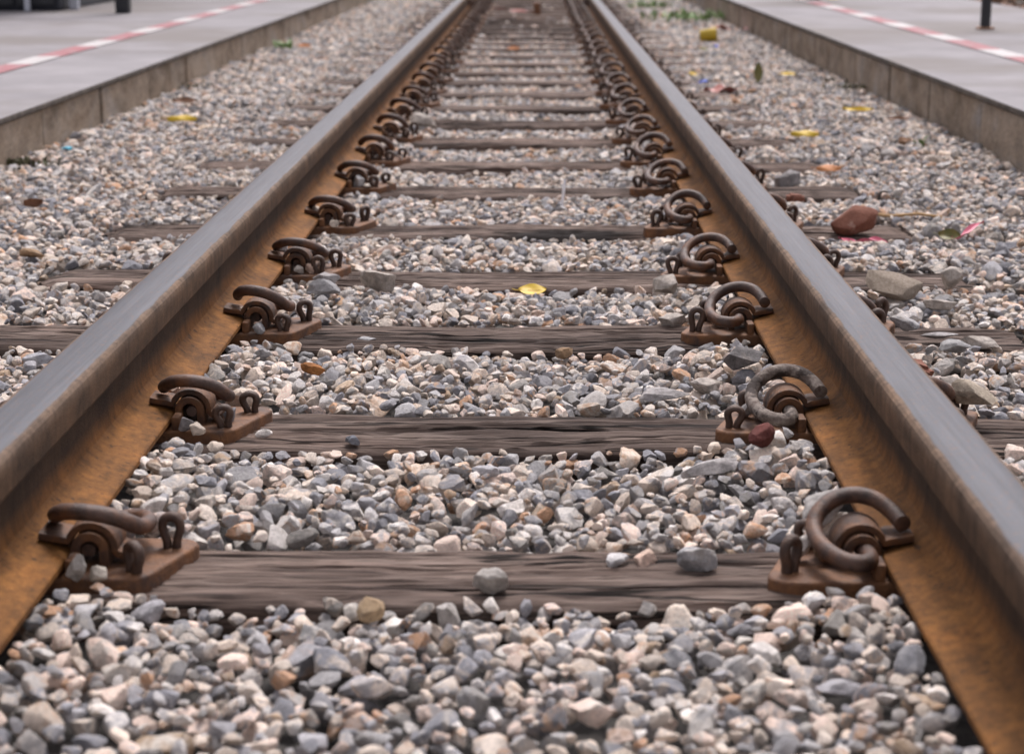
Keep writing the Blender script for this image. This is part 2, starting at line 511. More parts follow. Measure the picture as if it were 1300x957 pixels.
# ------------------------------------------------------------------ platforms
def platform(side, xface, xback, top):
    s = 1 if xback > xface else -1
    y0, y1 = .3, 30
    bm = bmesh.new()
    # slab with its nosing, and the fill behind the face blocks
    xs = sorted((xface - s * .012, xback))
    box_bm(xs[0], xs[1], y0, y1, top - .020, top, .006, 2, bm)
    xs = sorted((xface + s * .10, xback - s * .02))
    box_bm(xs[0], xs[1], y0 + .02, y1 - .02, -.098, top - .024, 0, 1, bm)
    pl = link('platform', bm_mesh('platform', bm), M['platform'])
    pl.data.materials.append(M['edge'])
    for pg in pl.data.polygons:
        if pg.normal.z < .5: pg.material_index = 1
    tag(pl, kind='structure')
    y = y0
    rr = random.Random(5 + side)
    while y < 24:
        ln = .84 + rr.uniform(-.05, .05)
        dep = rr.uniform(-.003, .006)
        b = bmesh.new()
        xs = sorted((xface + s * dep, xface + s * .095))
        jt = rr.uniform(.008, .015)
        box_bm(xs[0], xs[1], y + jt, y + ln - jt, -.095, top - .023, .008, 2, b)
        link('concrete_block', bm_mesh('concrete_block', b), M['face'], pl)
        y += ln
    # painted edge line
    xc = -2.115 if side < 0 else 2.125
    yw = 7.88 - 6 * 1.2 if side < 0 else 8.05 - 6 * 1.2
    for k in range(19):
        for nm, a, b_, mt in (('white_stripe', 0, .48, 'white_paint'), ('red_stripe', .48, 1.2, 'red_paint')):
            ya, yb = yw + k * 1.2 + a, yw + k * 1.2 + b_
            w = .058
            me = mesh(nm, [(xc - w, ya, top + .004), (xc + w, ya, top + .004), (xc + w, yb, top + .004), (xc - w, yb, top + .004)], [(0, 1, 2, 3)])
            link(nm, me, M[mt], pl)
    return pl

ZL, ZR = .161, .184
platform(-1, PLAT_L, -3.9, ZL)
platform(1, PLAT_R, 3.42, ZR)

# ------------------------------------------------------------------ rails
def rail_profile():
    h = [(0, 0), (.066, 0), (.070, .003), (.070, .0095), (.068, .0115), (.050, .0165), (.030, .0225), (.020, .027), (.0125, .034), (.0095, .044), (.0082, .058),
         (.0082, .082), (.0095, .094), (.0135, .102), (.021, .1065), (.0330, .1105), (.0350, .1135), (.0362, .132), (.0362, .1470), (.0350, .1520), (.0318, .1556),
         (.0270, .1575), (.014, .1587), (0, .1590)]
    pts = [(x, z) for x, z in h] + [(-x, z) for x, z in reversed(h[1:-1])]
    return pts

def make_rail(x, label):
    pr = rail_profile()
    n = len(pr)
    ys = [-.4] + [i * .5 for i in range(0, 100)] + [50]
    v, f = [], []
    for y in ys:
        for px, pz in pr:
            v.append((px, y, pz))
    for j in range(len(ys) - 1):
        for k in range(n):
            a, b = j * n + k, j * n + (k + 1) % n
            f.append((a, b, b + n, a + n))
    f.append(tuple(range(n)))
    f.append(tuple(reversed(range((len(ys) - 1) * n, len(ys) * n))))
    bm = bmesh.new()
    me = mesh('rail', v, f)
    bm.from_mesh(me)
    me = bm_mesh('rail', bm, True, R(22))
    o = link('rail', me, M['rail'])
    o.location = (x, 0, .020)
    tag(o, label, 'rail', 'the two running rails')
    return o

RAIL_B = 'running rail'
make_rail(GAUGE_X, 'long rusty steel rail with worn grey top, on the broken brick\'s side')
make_rail(-GAUGE_X, 'long rusty steel rail with worn grey top, away from the broken brick')

# ------------------------------------------------------------------ sleepers
def vnoise(seed, shape, fx, fy):
    """value noise on a (nx, ny) sheet with fx by fy lattice cells"""
    r = np.random.default_rng(seed)
    lat = r.random((int(fx) + 3, int(fy) + 3))
    X = np.linspace(0, fx, shape[0])[:, None] * np.ones((1, shape[1]))
    Y = np.linspace(0, fy, shape[1])[None, :] * np.ones((shape[0], 1))
    i, j = X.astype(int), Y.astype(int)
    u, w = X - i, Y - j
    u = u * u * (3 - 2 * u); w = w * w * (3 - 2 * w)
    return (lat[i, j] * (1 - u) * (1 - w) + lat[i + 1, j] * u * (1 - w) + lat[i, j + 1] * (1 - u) * w + lat[i + 1, j + 1] * u * w) - .5

def sleeper_mesh(seed, fine=True, hollow=None):
    r = np.random.default_rng(seed)
    nX = 220 if fine else 60
    prof = []
    w, top, rad = .094, 0.0, .016
    for z in (-.125, -.09, -.06, -.04):
        prof.append((-w, z, -1, 0))
    for z in np.linspace(-.03, -rad, 4 if fine else 2):
        prof.append((-w, z, -1, 0))
    for a in np.linspace(0, math.pi / 2, 6 if fine else 3)[1:]:
        prof.append((-w + rad - rad * math.cos(a), -rad + rad * math.sin(a), -math.cos(a), math.sin(a)))
    for y in np.linspace(-w + rad, w - rad, 56 if fine else 10)[1:-1]:
        prof.append((y, top, 0, 1))
    for a in np.linspace(math.pi / 2, 0, 5 if fine else 3):
        prof.append((w - rad + rad * math.cos(a), -rad + rad * math.sin(a), math.cos(a), math.sin(a)))
    for z in (-.04, -.125):
        prof.append((w, z, 1, 0))
    P = np.array(prof)
    m = len(P)
    L0, L1 = -1.0 + r.uniform(-.03, .03), 1.0 + r.uniform(-.04, .03)
    xs = np.linspace(L0, L1, nX)
    d = vnoise(seed + 1, (nX, m), 6, 3) * .006 + vnoise(seed + 2, (nX, m), 14, 11) * .005 + vnoise(seed + 3, (nX, m), 50, m / 1.6) * .0045
    if fine:                                    # splintered near edge
        edge = np.exp(-((np.arange(m) - 11) / 4.0) ** 2)
        d = d - edge[None, :] * np.clip(vnoise(seed + 7, (nX, m), 26, 4), 0, 1) * .022
    if fine:
        for _ in range(r.integers(9, 15)):          # drying splits along the grain
            c = r.integers(8, m - 8); a = r.uniform(L0, L1); ln = r.uniform(.15, .6); dp = r.uniform(.004, .012)
            wob = np.cumsum(r.normal(0, .10, nX))
            wob -= wob.mean()
            k = np.clip(c + wob * .5, 2, m - 3)
            env = np.clip(1 - np.abs(xs - a) / ln, 0, 1) ** .5
            d -= dp * env[:, None] * np.exp(-((np.arange(m)[None, :] - k[:, None]) / .75) ** 2)
    if hollow:
        hx, hl = hollow
        e = np.exp(-((xs - hx) / hl) ** 4)
        q = np.exp(-((np.arange(m) - 11) / 8.0) ** 2)
        d -= .026 * e[:, None] * q[None, :]
    skew = r.uniform(-.006, .006)
    # the ends are rounded off by wear
    V = np.zeros((nX, m, 3))
    V[:, :, 0] = xs[:, None] + (vnoise(seed + 5, (nX, m), 2, 9) * .02) * (np.abs(np.linspace(-1, 1, nX)) ** 30)[:, None]
    V[:, :, 1] = P[None, :, 0] + P[None, :, 2] * d + skew * xs[:, None]
    V[:, :, 2] = P[None, :, 1] + P[None, :, 3] * d - .004 - np.clip((np.abs(xs) - .94) / .06, 0, 1)[:, None] ** 2 * .012
    idx = np.arange(nX * m).reshape(nX, m)
    a, b, c, e = idx[:-1, :-1], idx[1:, :-1], idx[1:, 1:], idx[:-1, 1:]
    F = np.stack([a, b, c, e], -1).reshape(-1, 4).tolist()
    F.append(idx[0, :].tolist())
    F.append(idx[-1, ::-1].tolist())
    me = bpy.data.meshes.new('wooden_sleeper')
    me.from_pydata(V.reshape(-1, 3).tolist(), [], F)
    bm = bmesh.new(); bm.from_mesh(me)
    return bm_mesh('wooden_sleeper', bm, True, R(55))

SL = ['with a round grey stone lying on its middle',
      'carrying the pale flaking clip, behind the dark red stone',
      'bearing one thin flat grey chip of stone',
      'just behind the yellow leaf between the rails',
      'with a dark scorched hollow in its front edge',
      'crossing just behind the upright metal pin']
SHORT = ['on sleeper bearing round grey stone', 'on sleeper behind dark red stone', 'on sleeper bearing thin flat chip',
         'on sleeper behind the yellow leaf', 'on sleeper with scorched hollow', 'on sleeper behind upright pin']
ORD = ['first', 'second', 'third', 'fourth', 'fifth', 'sixth', 'seventh', 'eighth', 'ninth', 'tenth', 'eleventh', 'twelfth', 'thirteenth', 'fourteenth', 'fifteenth',
       'sixteenth', 'seventeenth', 'eighteenth', 'nineteenth', 'twentieth', 'twenty-first', 'twenty-second', 'twenty-third', 'twenty-fourth', 'twenty-fifth', 'twenty-sixth', 'twenty-seventh']
far_meshes = None
for i, y in enumerate(YS):
    if i < 9:
        me = sleeper_mesh(100 + i * 10, True, (.13, .20) if i == 4 else None)
    else:
        if far_meshes is None:
            far_meshes = [sleeper_mesh(900 + 10 * k, False) for k in range(4)]
        me = far_meshes[i % 4]
    o = link('wooden_sleeper', me, M['wood_scorched' if i == 4 else 'wood'])
    o.location = (random.uniform(-.02, .02), y, 0)
    o.rotation_euler = (0, 0, R(random.uniform(-.5, .5)))
    if i < 6:
        tag(o, 'weathered wooden sleeper ' + SL[i], 'sleeper', 'sleepers under the track')
    else:
        tag(o, f'weathered wooden sleeper, {ORD[i - 5]} beyond the upright metal pin', 'sleeper', 'sleepers under the track')

# ------------------------------------------------------------------ fastenings
PT = .014                                     # plate thickness
U0 = .093                                     # tunnel axis from the rail's centre line

def plate_mesh():
    side = [(0, -.073), (.080, -.073), (.094, -.071), (.104, -.064), (.110, -.053), (.109, -.044), (.076, .050), (.069, .063), (.057, .070), (.042, .072)]
    poly = [(-(U0 + u), v) for u, v in side] + [((U0 + u), -v) for u, v in side]
    bm = bmesh.new()
    lo = [bm.verts.new((x, y, -.012)) for x, y in poly]
    hi = [bm.verts.new((x, y, PT)) for x, y in poly]
    n = len(poly)
    bm.faces.new(lo)
    ft = bm.faces.new(list(reversed(hi)))
    for k in range(n):
        bm.faces.new((lo[k], lo[(k + 1) % n], hi[(k + 1) % n], hi[k]))
    bmesh.ops.recalc_face_normals(bm, faces=bm.faces)
    bmesh.ops.bevel(bm, geom=list(ft.edges), offset=.0045, segments=3, profile=.6, affect='EDGES')
    return bm_mesh('plate', bm, True, R(40))

def local(s, u, v, z):
    return Vector((-(U0 + u) * s, v * s, z))

def rib_mesh(s, v0, v1):
    # upstand that holds the rail foot sideways, one either side of the housing
    b2 = box_bm(-.0205, -.008, v0, v1, PT - .002, .034, .004, 2)
    for vv in b2.verts:
        vv.co = local(s, *vv.co)
    return bm_mesh('rib', b2, True, R(40))

def ribbon_section(path, th):
    P = [Vector((p[0], p[1])) for p in path]
    L_, R_ = [], []
    for i, p in enumerate(P):
        t = (P[min(i + 1, len(P) - 1)] - P[max(i - 1, 0)]).normalized()
        nrm = Vector((-t.y, t.x))
        L_.append(p + nrm * th / 2); R_.append(p - nrm * th / 2)
    return L_ + list(reversed(R_))

def extrude_section(sec, v0, v1, s, bev=.002):
    bm = bmesh.new()
    a = [bm.verts.new(local(s, p[0], v0, p[1])) for p in sec]
    b = [bm.verts.new(local(s, p[0], v1, p[1])) for p in sec]
    n = len(sec)
    f1 = bm.faces.new(a); f2 = bm.faces.new(list(reversed(b)))
    for k in range(n):
        bm.faces.new((a[k], b[k], b[(k + 1) % n], a[(k + 1) % n]))
    bmesh.ops.recalc_face_normals(bm, faces=bm.faces)
    if bev:
        bmesh.ops.bevel(bm, geom=list(f1.edges) + list(f2.edges), offset=bev, segments=2, profile=.6, affect='EDGES')
    return bm

ZT = .0335
def saddle_mesh(s):
    path = [(-.060, .0485), (-.045, .0455), (-.034, .0440)]
    for k in range(0, 15):
        a = math.pi * (.90 - .93 * k / 14)
        path.append((.0275 * math.cos(a), ZT + .0275 * math.sin(a)))
    path += [(.031, .027), (.038, .0245), (.046, .0240)]
    sec = ribbon_section(path, .0085)
    return bm_mesh('saddle', extrude_section(sec, -.021, .027, s, .0018), True, R(35))

def housing_mesh(s):
    ro, ri = .0215, .0112
    outer = [(ro, PT - .004)] + [(ro * math.cos(math.pi * k / 14), ZT + ro * math.sin(math.pi * k / 14)) for k in range(15)] + [(-ro, PT - .004)]
    inner = [(-ri, PT - .004)] + [(-ri * math.cos(math.pi * k / 10), ZT + ri * math.sin(math.pi * k / 10)) for k in range(11)] + [(ri, PT - .004)]
    return bm_mesh('housing', extrude_section(outer + inner, -.030, .034, s, .0015), True, R(35))

def clip_mesh():
    # spring clip, built for side +1 about its tunnel axis (origin on the plate's underside level)
    pts = [(0, .027, ZT), (0, -.012, ZT), (0, -.040, ZT), (.004, -.062, .0335), (.017, -.075, .0340), (.034, -.071, .0360), (.047, -.051, .0400), (.0530, -.022, .0460),
           (.0510, .004, .0545), (.041, .019, .0665), (.021, .029, .0775), (-.003, .0315, .0815), (-.0255, .023, .0780), (-.0395, .007, .0690), (-.0460, -.010, .0610), (-.047, -.017, .0592)]
    path = [Vector((-p[0], p[1], p[2])) for p in catmull(pts, 4)]
    rads = [.0097 * (1 + .05 * mnoise.noise((k * .6, 3, 1))) for k in range(len(path))]
    rads[0] = .0078; rads[-1] = .0082
    bm = tube_bm(path, rads, 14)
    return bm_mesh('spring_clip', bm, True, R(50))

def spike_mesh(squash=1.0):
    pts = [(-.0055, 0, -.008), (-.0058, 0, .008), (-.0085, 0, .017), (-.0105, 0, .0245), (-.0085, 0, .0325), (0, 0, .0365), (.0085, 0, .0325), (.0105, 0, .0245), (.0085, 0, .017), (.0058, 0, .008), (.0055, 0, -.008)]
    bm = tube_bm(catmull(pts, 3), .0056, 8, flat=1.0)
    for v in bm.verts:
        v.co.y *= 1.25
        v.co.z *= squash
    return bm_mesh('spike', bm, True, R(60))

PLATE = plate_mesh(); PLATE.materials.append(M['plate'])
RIB = {s: [rib_mesh(s, -.070, -.034), rib_mesh(s, .036, .069)] for s in (1, -1)}
SADDLE = {s: saddle_mesh(s) for s in (1, -1)}
HOUSE = {s: housing_mesh(s) for s in (1, -1)}
for s in (1, -1):
    for q in RIB[s]: q.materials.append(M['plate'])
    SADDLE[s].materials.append(M['shoulder']); HOUSE[s].materials.append(M['shoulder'])
CLIP = clip_mesh(); CLIP.materials.append(M['clip'])
CLIP_PALE = CLIP.copy(); CLIP_PALE.materials.clear(); CLIP_PALE.materials.append(M['clip_pale'])
SPIKE = [spike_mesh(1.0), spike_mesh(.86), spike_mesh(1.12)]
for q in SPIKE: q.materials.append(M['spike'])

rs = random.Random(3)
for i, y in enumerate(YS):
    for rx in (GAUGE_X, -GAUGE_X):
        who = 'brick-side rail' if rx > 0 else 'rail away from brick'
        base = empty('rail_baseplate', (rx, y + rs.uniform(-.004, .004), 0))
        if i < 6:
            tag(base, f'rusty cast baseplate under {who}, {SHORT[i]}', 'baseplate', 'baseplates under the rails')
        else:
            tag(base, f'rusty cast baseplate under {who}, {ORD[i - 5]} sleeper beyond upright pin', 'baseplate', 'baseplates under the rails')
        link('plate', PLATE, None, base)
        for s in (1, -1):
            for q in RIB[s]: link('rib', q, None, base)
            hs_ = link('housing', HOUSE[s], None, base)
            link('saddle', SADDLE[s], None, hs_)
            for (u, v, yaw) in ((.082, -.040, 12), (.054, .046, -10)):
                sp = link('spike', rs.choice(SPIKE), None, base)
                p = local(s, u, v, PT)
                sp.location = p + Vector((rs.uniform(-.002, .002), rs.uniform(-.003, .003), rs.uniform(-.005, .001)))
                sp.rotation_euler = (R(rs.uniform(-5, 5)), R(rs.uniform(-8, 8)), R(yaw + rs.uniform(-35, 35)))
            inner = (s == 1) == (rx > 0)
            pale = (i == 1 and rx > 0 and inner)
            cl = link('spring_clip', CLIP_PALE if pale else CLIP)
            cl.location = (rx - s * U0, base.location.y + rs.uniform(-.010, .008), 0)
            cl.rotation_euler = (R(rs.uniform(-3, 3)), R(rs.uniform(-4, 2)), (0 if s == 1 else math.pi) + R(rs.uniform(-9, 9)))
            cl.scale = (rs.uniform(.96, 1.05), rs.uniform(.94, 1.06), rs.uniform(.96, 1.06))
            sd = 'inside' if inner else 'outside'
            if pale:
                tag(cl, 'pale flaking spring clip inside the brick-side rail, behind the dark red stone', 'rail clip', 'spring clips')
            elif i < 6:
                tag(cl, f'rusty spring clip {sd} {who}, {SHORT[i]}', 'rail clip', 'spring clips')
            else:
                tag(cl, f'rusty spring clip {sd} {who}, {ORD[i - 5]} sleeper beyond upright pin', 'rail clip', 'spring clips')

# rail joints far down the track
for rx in (GAUGE_X, -GAUGE_X):
    s = -1 if rx > 0 else 1
    j = empty('rail_joint', (rx, 16.75, .02))
    tag(j, 'dark bolted joint bar on the ' + ('brick-side rail' if rx > 0 else 'rail away from the brick'), 'joint bar', 'rail joint bars')
    for sd in (1, -1):
        b = bmesh.new()
        xs = sorted((sd * .009, sd * .030))
        box_bm(xs[0], xs[1], -.28, .28, .028, .104, .005, 2, b)
        link('bar', bm_mesh('bar', b, True, R(40)), M['clip'], j)
        for q in (-.2, -.07, .07, .2):
            b = bmesh.new()
            bmesh.ops.create_cone(b, cap_ends=True, segments=6, radius1=.019, radius2=.017, depth=.022)
            me = bm_mesh('bolt', b)
            o = link('bolt', me, M['clip'], j)
            o.location = (sd * .040, q, .066); o.rotation_euler = (0, R(90), 0)

# ------------------------------------------------------------------ rocks
def rock_mesh(seed, sub=3, planes=9, lo=.52, hi=.86, dims=(1, 1, 1), rough=.10, bevel_deg=32):
    r = random.Random(seed)
    bm = bmesh.new()
    bmesh.ops.create_icosphere(bm, subdivisions=sub, radius=1)
    off = Vector((r.uniform(0, 99), r.uniform(0, 99), r.uniform(0, 99)))
    for v in bm.verts:
        v.co *= 1 + .22 * mnoise.noise(v.co * .9 + off)
    for _ in range(planes):
        n = Vector((r.gauss(0, 1), r.gauss(0, 1), r.gauss(0, 1))).normalized()
        d = r.uniform(lo, hi)
        for v in bm.verts:
            e = v.co.dot(n) - d
            if e > 0:
                v.co -= n * e * .93
    for v in bm.verts:
        v.co *= 1 + rough * mnoise.noise(v.co * 2.6 + off) + rough * .45 * mnoise.noise(v.co * 6 + off)
    mx = [max(abs(v.co[k]) for v in bm.verts) for k in range(3)]
    for v in bm.verts:
        v.co = Vector([v.co[k] / mx[k] * dims[k] for k in range(3)])
    return bm_mesh('stone', bm, True, R(bevel_deg))

NV = 36
VAR, VDIM = [], []
for k in range(NV):
    r = random.Random(500 + k)
    dm = (1.0, r.uniform(.68, .95), r.uniform(.45, .8))
    me = rock_mesh(2000 + k, 3, r.randint(8, 15), .42, .80, dm, .13, 26)
    me.materials.append(M['stone'])
    VAR.append(me); VDIM.append(dm)
VDIM = np.array(VDIM)

# ---- drop the ballast on a height map
def sleeper_dist(Y):
    """signed offset from the nearest sleeper centre"""
    ys = np.array(YS)
    k = np.argmin(np.abs(Y[..., None] - ys), -1)
    return Y - ys[k]

def target(X, Y):
    t = -.002 + .006 * np.sin(X * 5.1 + Y * 3.3) * np.sin(Y * 4.7 - X * 2) + .004 * np.sin(X * 13 + Y * 11)
    d = sleeper_dist(Y)
    t = t - .012 * np.exp(-((d + .14) / .045) ** 2)                     # lower along the near face of a sleeper
    ax = np.abs(X)
    t = t + .020 * np.exp(-((ax - .43) / .075) ** 2) + .010 * np.exp(-((ax - .63) / .05) ** 2)                    # heaped along the rails
    t = t + np.where(ax > .65, .002, 0) + np.clip((ax - .95) / .3, 0, 1) * .010
    t = t - np.where(ax < .9, .014, .008) * np.clip((Y - 3.6) / 3.5, 0, 1) - np.where(ax < .9, .012, 0) * np.clip((Y - 12) / 2, 0, 1)
    t = t + np.where((X < -.8) & (Y > 5.0), .010, 0) * np.clip((Y - 5) / 2, 0, 1)
    t = t + np.where((X > .8) & (Y > 6.0), .008, 0)
    return t

class Heap:
    def __init__(s, y0, y1, cell):
        s.y0, s.y1, s.c = y0, y1, cell
        s.x0 = PLAT_L
        s.nx = int((PLAT_R - PLAT_L) / cell); s.ny = int((y1 - y0) / cell)
        gx = s.x0 + (np.arange(s.nx) + .5) * cell
        gy = y0 + (np.arange(s.ny) + .5) * cell
        X, Y = np.meshgrid(gx, gy, indexing='ij')
        s.T = target(X, Y)
        s.Tc = s.T
        s.H = s.T - .030
        d = np.abs(sleeper_dist(Y))
        on = (d < .094) & (np.abs(X) < .985)
        s.H[on] = -.004
        pl = (np.abs(np.abs(X) - GAUGE_X) < .185) & (d < .074)
        s.H[pl] = .030
        s.hard = on.copy()
        rail = np.abs(np.abs(X) - GAUGE_X) < .068
        s.H[rail] = .09
        s.hard |= rail | pl
        s.hard[(np.abs(np.abs(X) - GAUGE_X) < .066) & ~on & ~pl] = True
        s.ID = -np.ones(s.H.shape, int)
        s.st = []
    def put(s, x, y, r, dm, yaw, sink=.35):
        c = s.c
        a, b, h = r * dm[0], r * dm[1], r * dm[2]
        R_ = a
        i0 = max(int((x - R_ - s.x0) / c), 0); i1 = min(int((x + R_ - s.x0) / c) + 1, s.nx)
        j0 = max(int((y - R_ - s.y0) / c), 0); j1 = min(int((y + R_ - s.y0) / c) + 1, s.ny)
        if i1 - i0 < 1 or j1 - j0 < 1: return None
        dx = (s.x0 + (np.arange(i0, i1) + .5) * c - x)[:, None]
        dy = (s.y0 + (np.arange(j0, j1) + .5) * c - y)[None, :]
        cy, sy = math.cos(yaw), math.sin(yaw)
        q = 1 - ((dx * cy + dy * sy) / a) ** 2 - ((dy * cy - dx * sy) / b) ** 2
        ok = q > 0
        if not ok.any(): return None
        e = h * np.sqrt(np.where(ok, q, 0))
        W = s.H[i0:i1, j0:j1]
        hd = s.hard[i0:i1, j0:j1]
        if (hd & (q > .72)).any(): return None
        fr = ok & ~hd
        if not fr.any(): return None
        z = np.where(fr, W + e, -9).max() - sink * h
        if z + .45 * h > s.Tc[min(max(int((x - s.x0) / c), 0), s.nx - 1), min(max(int((y - s.y0) / c), 0), s.ny - 1)] + .004:
            return None
        topz = z + e
        up = ok & (topz > W)
        n = len(s.st)
        W[up] = topz[up]
        s.ID[i0:i1, j0:j1][up] = n
        s.st.append((x, y, z, r, yaw))
        return z
    def fill(s, density, rmean, seed, sd=.40, rmax=.026):
        g_ = np.random.default_rng(seed)
        n = int(density * (s.x0 * 0 + PLAT_R - PLAT_L) * (s.y1 - s.y0))
        xs = g_.uniform(PLAT_L + .008, PLAT_R - .008, n); ys = g_.uniform(s.y0, s.y1, n)
        rr = np.clip(rmean * np.exp(g_.normal(0, sd, n)), rmean * .45, rmax)
        rr[: n // 3] = np.clip(rr[: n // 3] * 1.1, 0, rmax)
        ya = g_.uniform(0, 6.283, n)
        vi = g_.integers(0, NV, n)
        s.vi = []
        ii = ((xs - s.x0) / s.c).astype(int).clip(0, s.nx - 1); jj = ((ys - s.y0) / s.c).astype(int).clip(0, s.ny - 1)
        for k in range(n):
            i, j = ii[k], jj[k]
            if s.hard[i, j] or s.H[i, j] > s.T[i, j] - rr[k] * .2:
                continue
            if s.put(xs[k], ys[k], rr[k], VDIM[vi[k]], ya[k]) is not None:
                s.vi.append(vi[k])

heaps = []
for (y0, y1, cell, dens, rm, seed) in ((1.0, 6.6, .0055, 13000, .0129, 1), (6.6, 13.5, .008, 8000, .0140, 2), (13.5, 25.5, .013, 2600, .020, 3)):
    h = Heap(y0, y1, cell)
    h.fill(dens, rm, seed, rmax=.033)
    heaps.append(h)

rows, cnts = [], []
for h in heaps:
    a = np.array(h.st)
    ct = np.bincount(h.ID[h.ID >= 0].ravel(), minlength=len(a)) * h.c ** 2
    keep = ct > (a[:, 3] ** 2) * .12
    rows.append(np.column_stack([a, np.array(h.vi)])[keep]); cnts.append(ct[keep])
gp = np.random.default_rng(5)
extra = []
for y in YS[5:]:                     # grit lying on the baseplates and rail feet
    for rx in (GAUGE_X, -GAUGE_X):
        for q in range(12):
            rr_ = gp.uniform(.006, .014)
            sgn = gp.choice((-1, 1))
            extra.append((rx + sgn * gp.uniform(.085, .20), y + gp.uniform(-.07, .07), .015 + rr_ * .5, rr_, gp.uniform(0, 6), gp.integers(0, NV)))
rows.append(np.array(extra)); cnts.append(np.zeros(len(extra)))
ST = np.vstack(rows); CT = np.concatenate(cnts)
g2 = np.random.default_rng(77)
tilt = g2.normal(0, .38, (len(ST), 2))
ROT = np.column_stack([tilt, ST[:, 4]])
# the 300 that show largest become single stones of the bed
cz = ST[:, 1] * .976 + .16
inview = (np.abs((ST[:, 0] - .068 + .0128 * cz) / cz) < .272) & (cz > 1.72) & (np.abs(np.abs(ST[:, 0]) - GAUGE_X) > .10)
score = np.where(inview & (CT > .5 * ST[:, 3] ** 2 * 2.2), ST[:, 3] / cz, 0)
big = np.argsort(-score)[:300]
isb = np.zeros(len(ST), bool); isb[big] = True
src = [None] * NV
for k in big:
    vi = int(ST[k, 5])
    o = link('stone', VAR[vi], None, bed)
    o.location = ST[k, :3]; o.scale = (ST[k, 3],) * 3; o.rotation_euler = ROT[k]
    if src[vi] is None: src[vi] = o
rest = np.where(~isb)[0]
for vi in range(NV):
    if src[vi] is None:                         # a variant none of the 300 uses: place one more of it as a single stone
        k = rest[np.where(ST[rest, 5] == vi)[0][0]]
        o = link('stone', VAR[vi], None, bed)
        o.location = ST[k, :3]; o.scale = (ST[k, 3],) * 3; o.rotation_euler = ROT[k]
        src[vi] = o
        rest = rest[rest != k]

gm = bpy.data.meshes.new('loose_ballast')
gm.from_pydata(ST[rest, :3].tolist(), [], [])
for nm, ty, data in (('rot', 'FLOAT_VECTOR', ROT[rest]), ('scl', 'FLOAT', ST[rest, 3])):
    at_ = gm.attributes.new(nm, ty, 'POINT')
    at_.data.foreach_set('vector' if ty == 'FLOAT_VECTOR' else 'value', np.ascontiguousarray(data, dtype=np.float32).ravel())
at_ = gm.attributes.new('vid', 'INT', 'POINT')
at_.data.foreach_set('value', ST[rest, 5].astype(np.int32))
gm.materials.append(M['stone'])
gravel = link('loose_ballast', gm, None, bed)
tag(gravel, kind='stuff')
nt = bpy.data.node_groups.new('scatter_stones', 'GeometryNodeTree')
nt.interface.new_socket('Geometry', in_out='INPUT', socket_type='NodeSocketGeometry')
nt.interface.new_socket('Geometry', in_out='OUTPUT', socket_type='NodeSocketGeometry')
gi = nt.nodes.new('NodeGroupInput'); go = nt.nodes.new('NodeGroupOutput')
iop = nt.nodes.new('GeometryNodeInstanceOnPoints')
jg = nt.nodes.new('GeometryNodeJoinGeometry')
for vi in reversed(range(NV)):
    oi = nt.nodes.new('GeometryNodeObjectInfo')
    oi.transform_space = 'ORIGINAL'
    oi.inputs['Object'].default_value = src[vi]
    oi.inputs['As Instance'].default_value = True
    nt.links.new(oi.outputs['Geometry'], jg.inputs[0])
def named(nm, ty):
    a = nt.nodes.new('GeometryNodeInputNamedAttribute'); a.data_type = ty
    a.inputs['Name'].default_value = nm
    return a.outputs['Attribute']
nt.links.new(gi.outputs[0], iop.inputs['Points'])
nt.links.new(jg.outputs[0], iop.inputs['Instance'])
iop.inputs['Pick Instance'].default_value = True
nt.links.new(named('vid', 'INT'), iop.inputs['Instance Index'])
nt.links.new(named('rot', 'FLOAT_VECTOR'), iop.inputs['Rotation'])
nt.links.new(named('scl', 'FLOAT'), iop.inputs['Scale'])
nt.links.new(iop.outputs[0], go.inputs[0])
md = gravel.modifiers.new('scatter', 'NODES'); md.node_group = nt
print('ballast stones', len(ST))

def surf(x, y, rad=.01, pc=70):
    for h in heaps:
        if h.y0 <= y < h.y1:
            i = int((x - h.x0) / h.c); j = int((y - h.y0) / h.c); k = max(int(rad / h.c), 1)
            w = h.H[max(i - k, 0):i + k + 1, max(j - k, 0):j + k + 1]
            w = w[w < .06] if (w < .06).any() else w
            return float(np.percentile(w, pc))
    return 0.0

# ------------------------------------------------------------------ picked-out stones
GREY, LGREY, DGREY = (.33, .325, .33), (.5, .485, .48), (.16, .15, .15)
CREAM, WHITE, TAN, PINK = (.66, .57, .48), (.80, .75, .70), (.40, .29, .18), (.64, .47, .38)
RUSTY, BROWN, DRED, OLIVE, SLATE = (.33, .14, .045), (.30, .20, .12), (.14, .045, .038), (.38, .34, .305), (.34, .32, .315)
def hero(x, y, dims, yaw, col, label, z=None, tilt=(0, 0), seed=None, planes=10, lo=.5, cat='stone', group=None, sink=.12):
    seed = seed if seed is not None else int(abs(x * 1000) * 7 + y * 1000)
    me = rock_mesh(seed, 4, planes + 4, lo - .06, .78, dims, .09, 24)
    me.materials.append(M['hero'])
    o = link('stone', me)
    zz = surf(x, y, min(dims[0], dims[1]) * .6, 88) if z is None else (z - .007 if abs(z) < .002 else z)
    o.location = (x, y, zz + dims[2] * (1 - sink))
    o.rotation_euler = (R(tilt[0]), R(tilt[1]), R(yaw))
    o.color = (*col, 1)
    tag(o, label, cat, group)
    return o

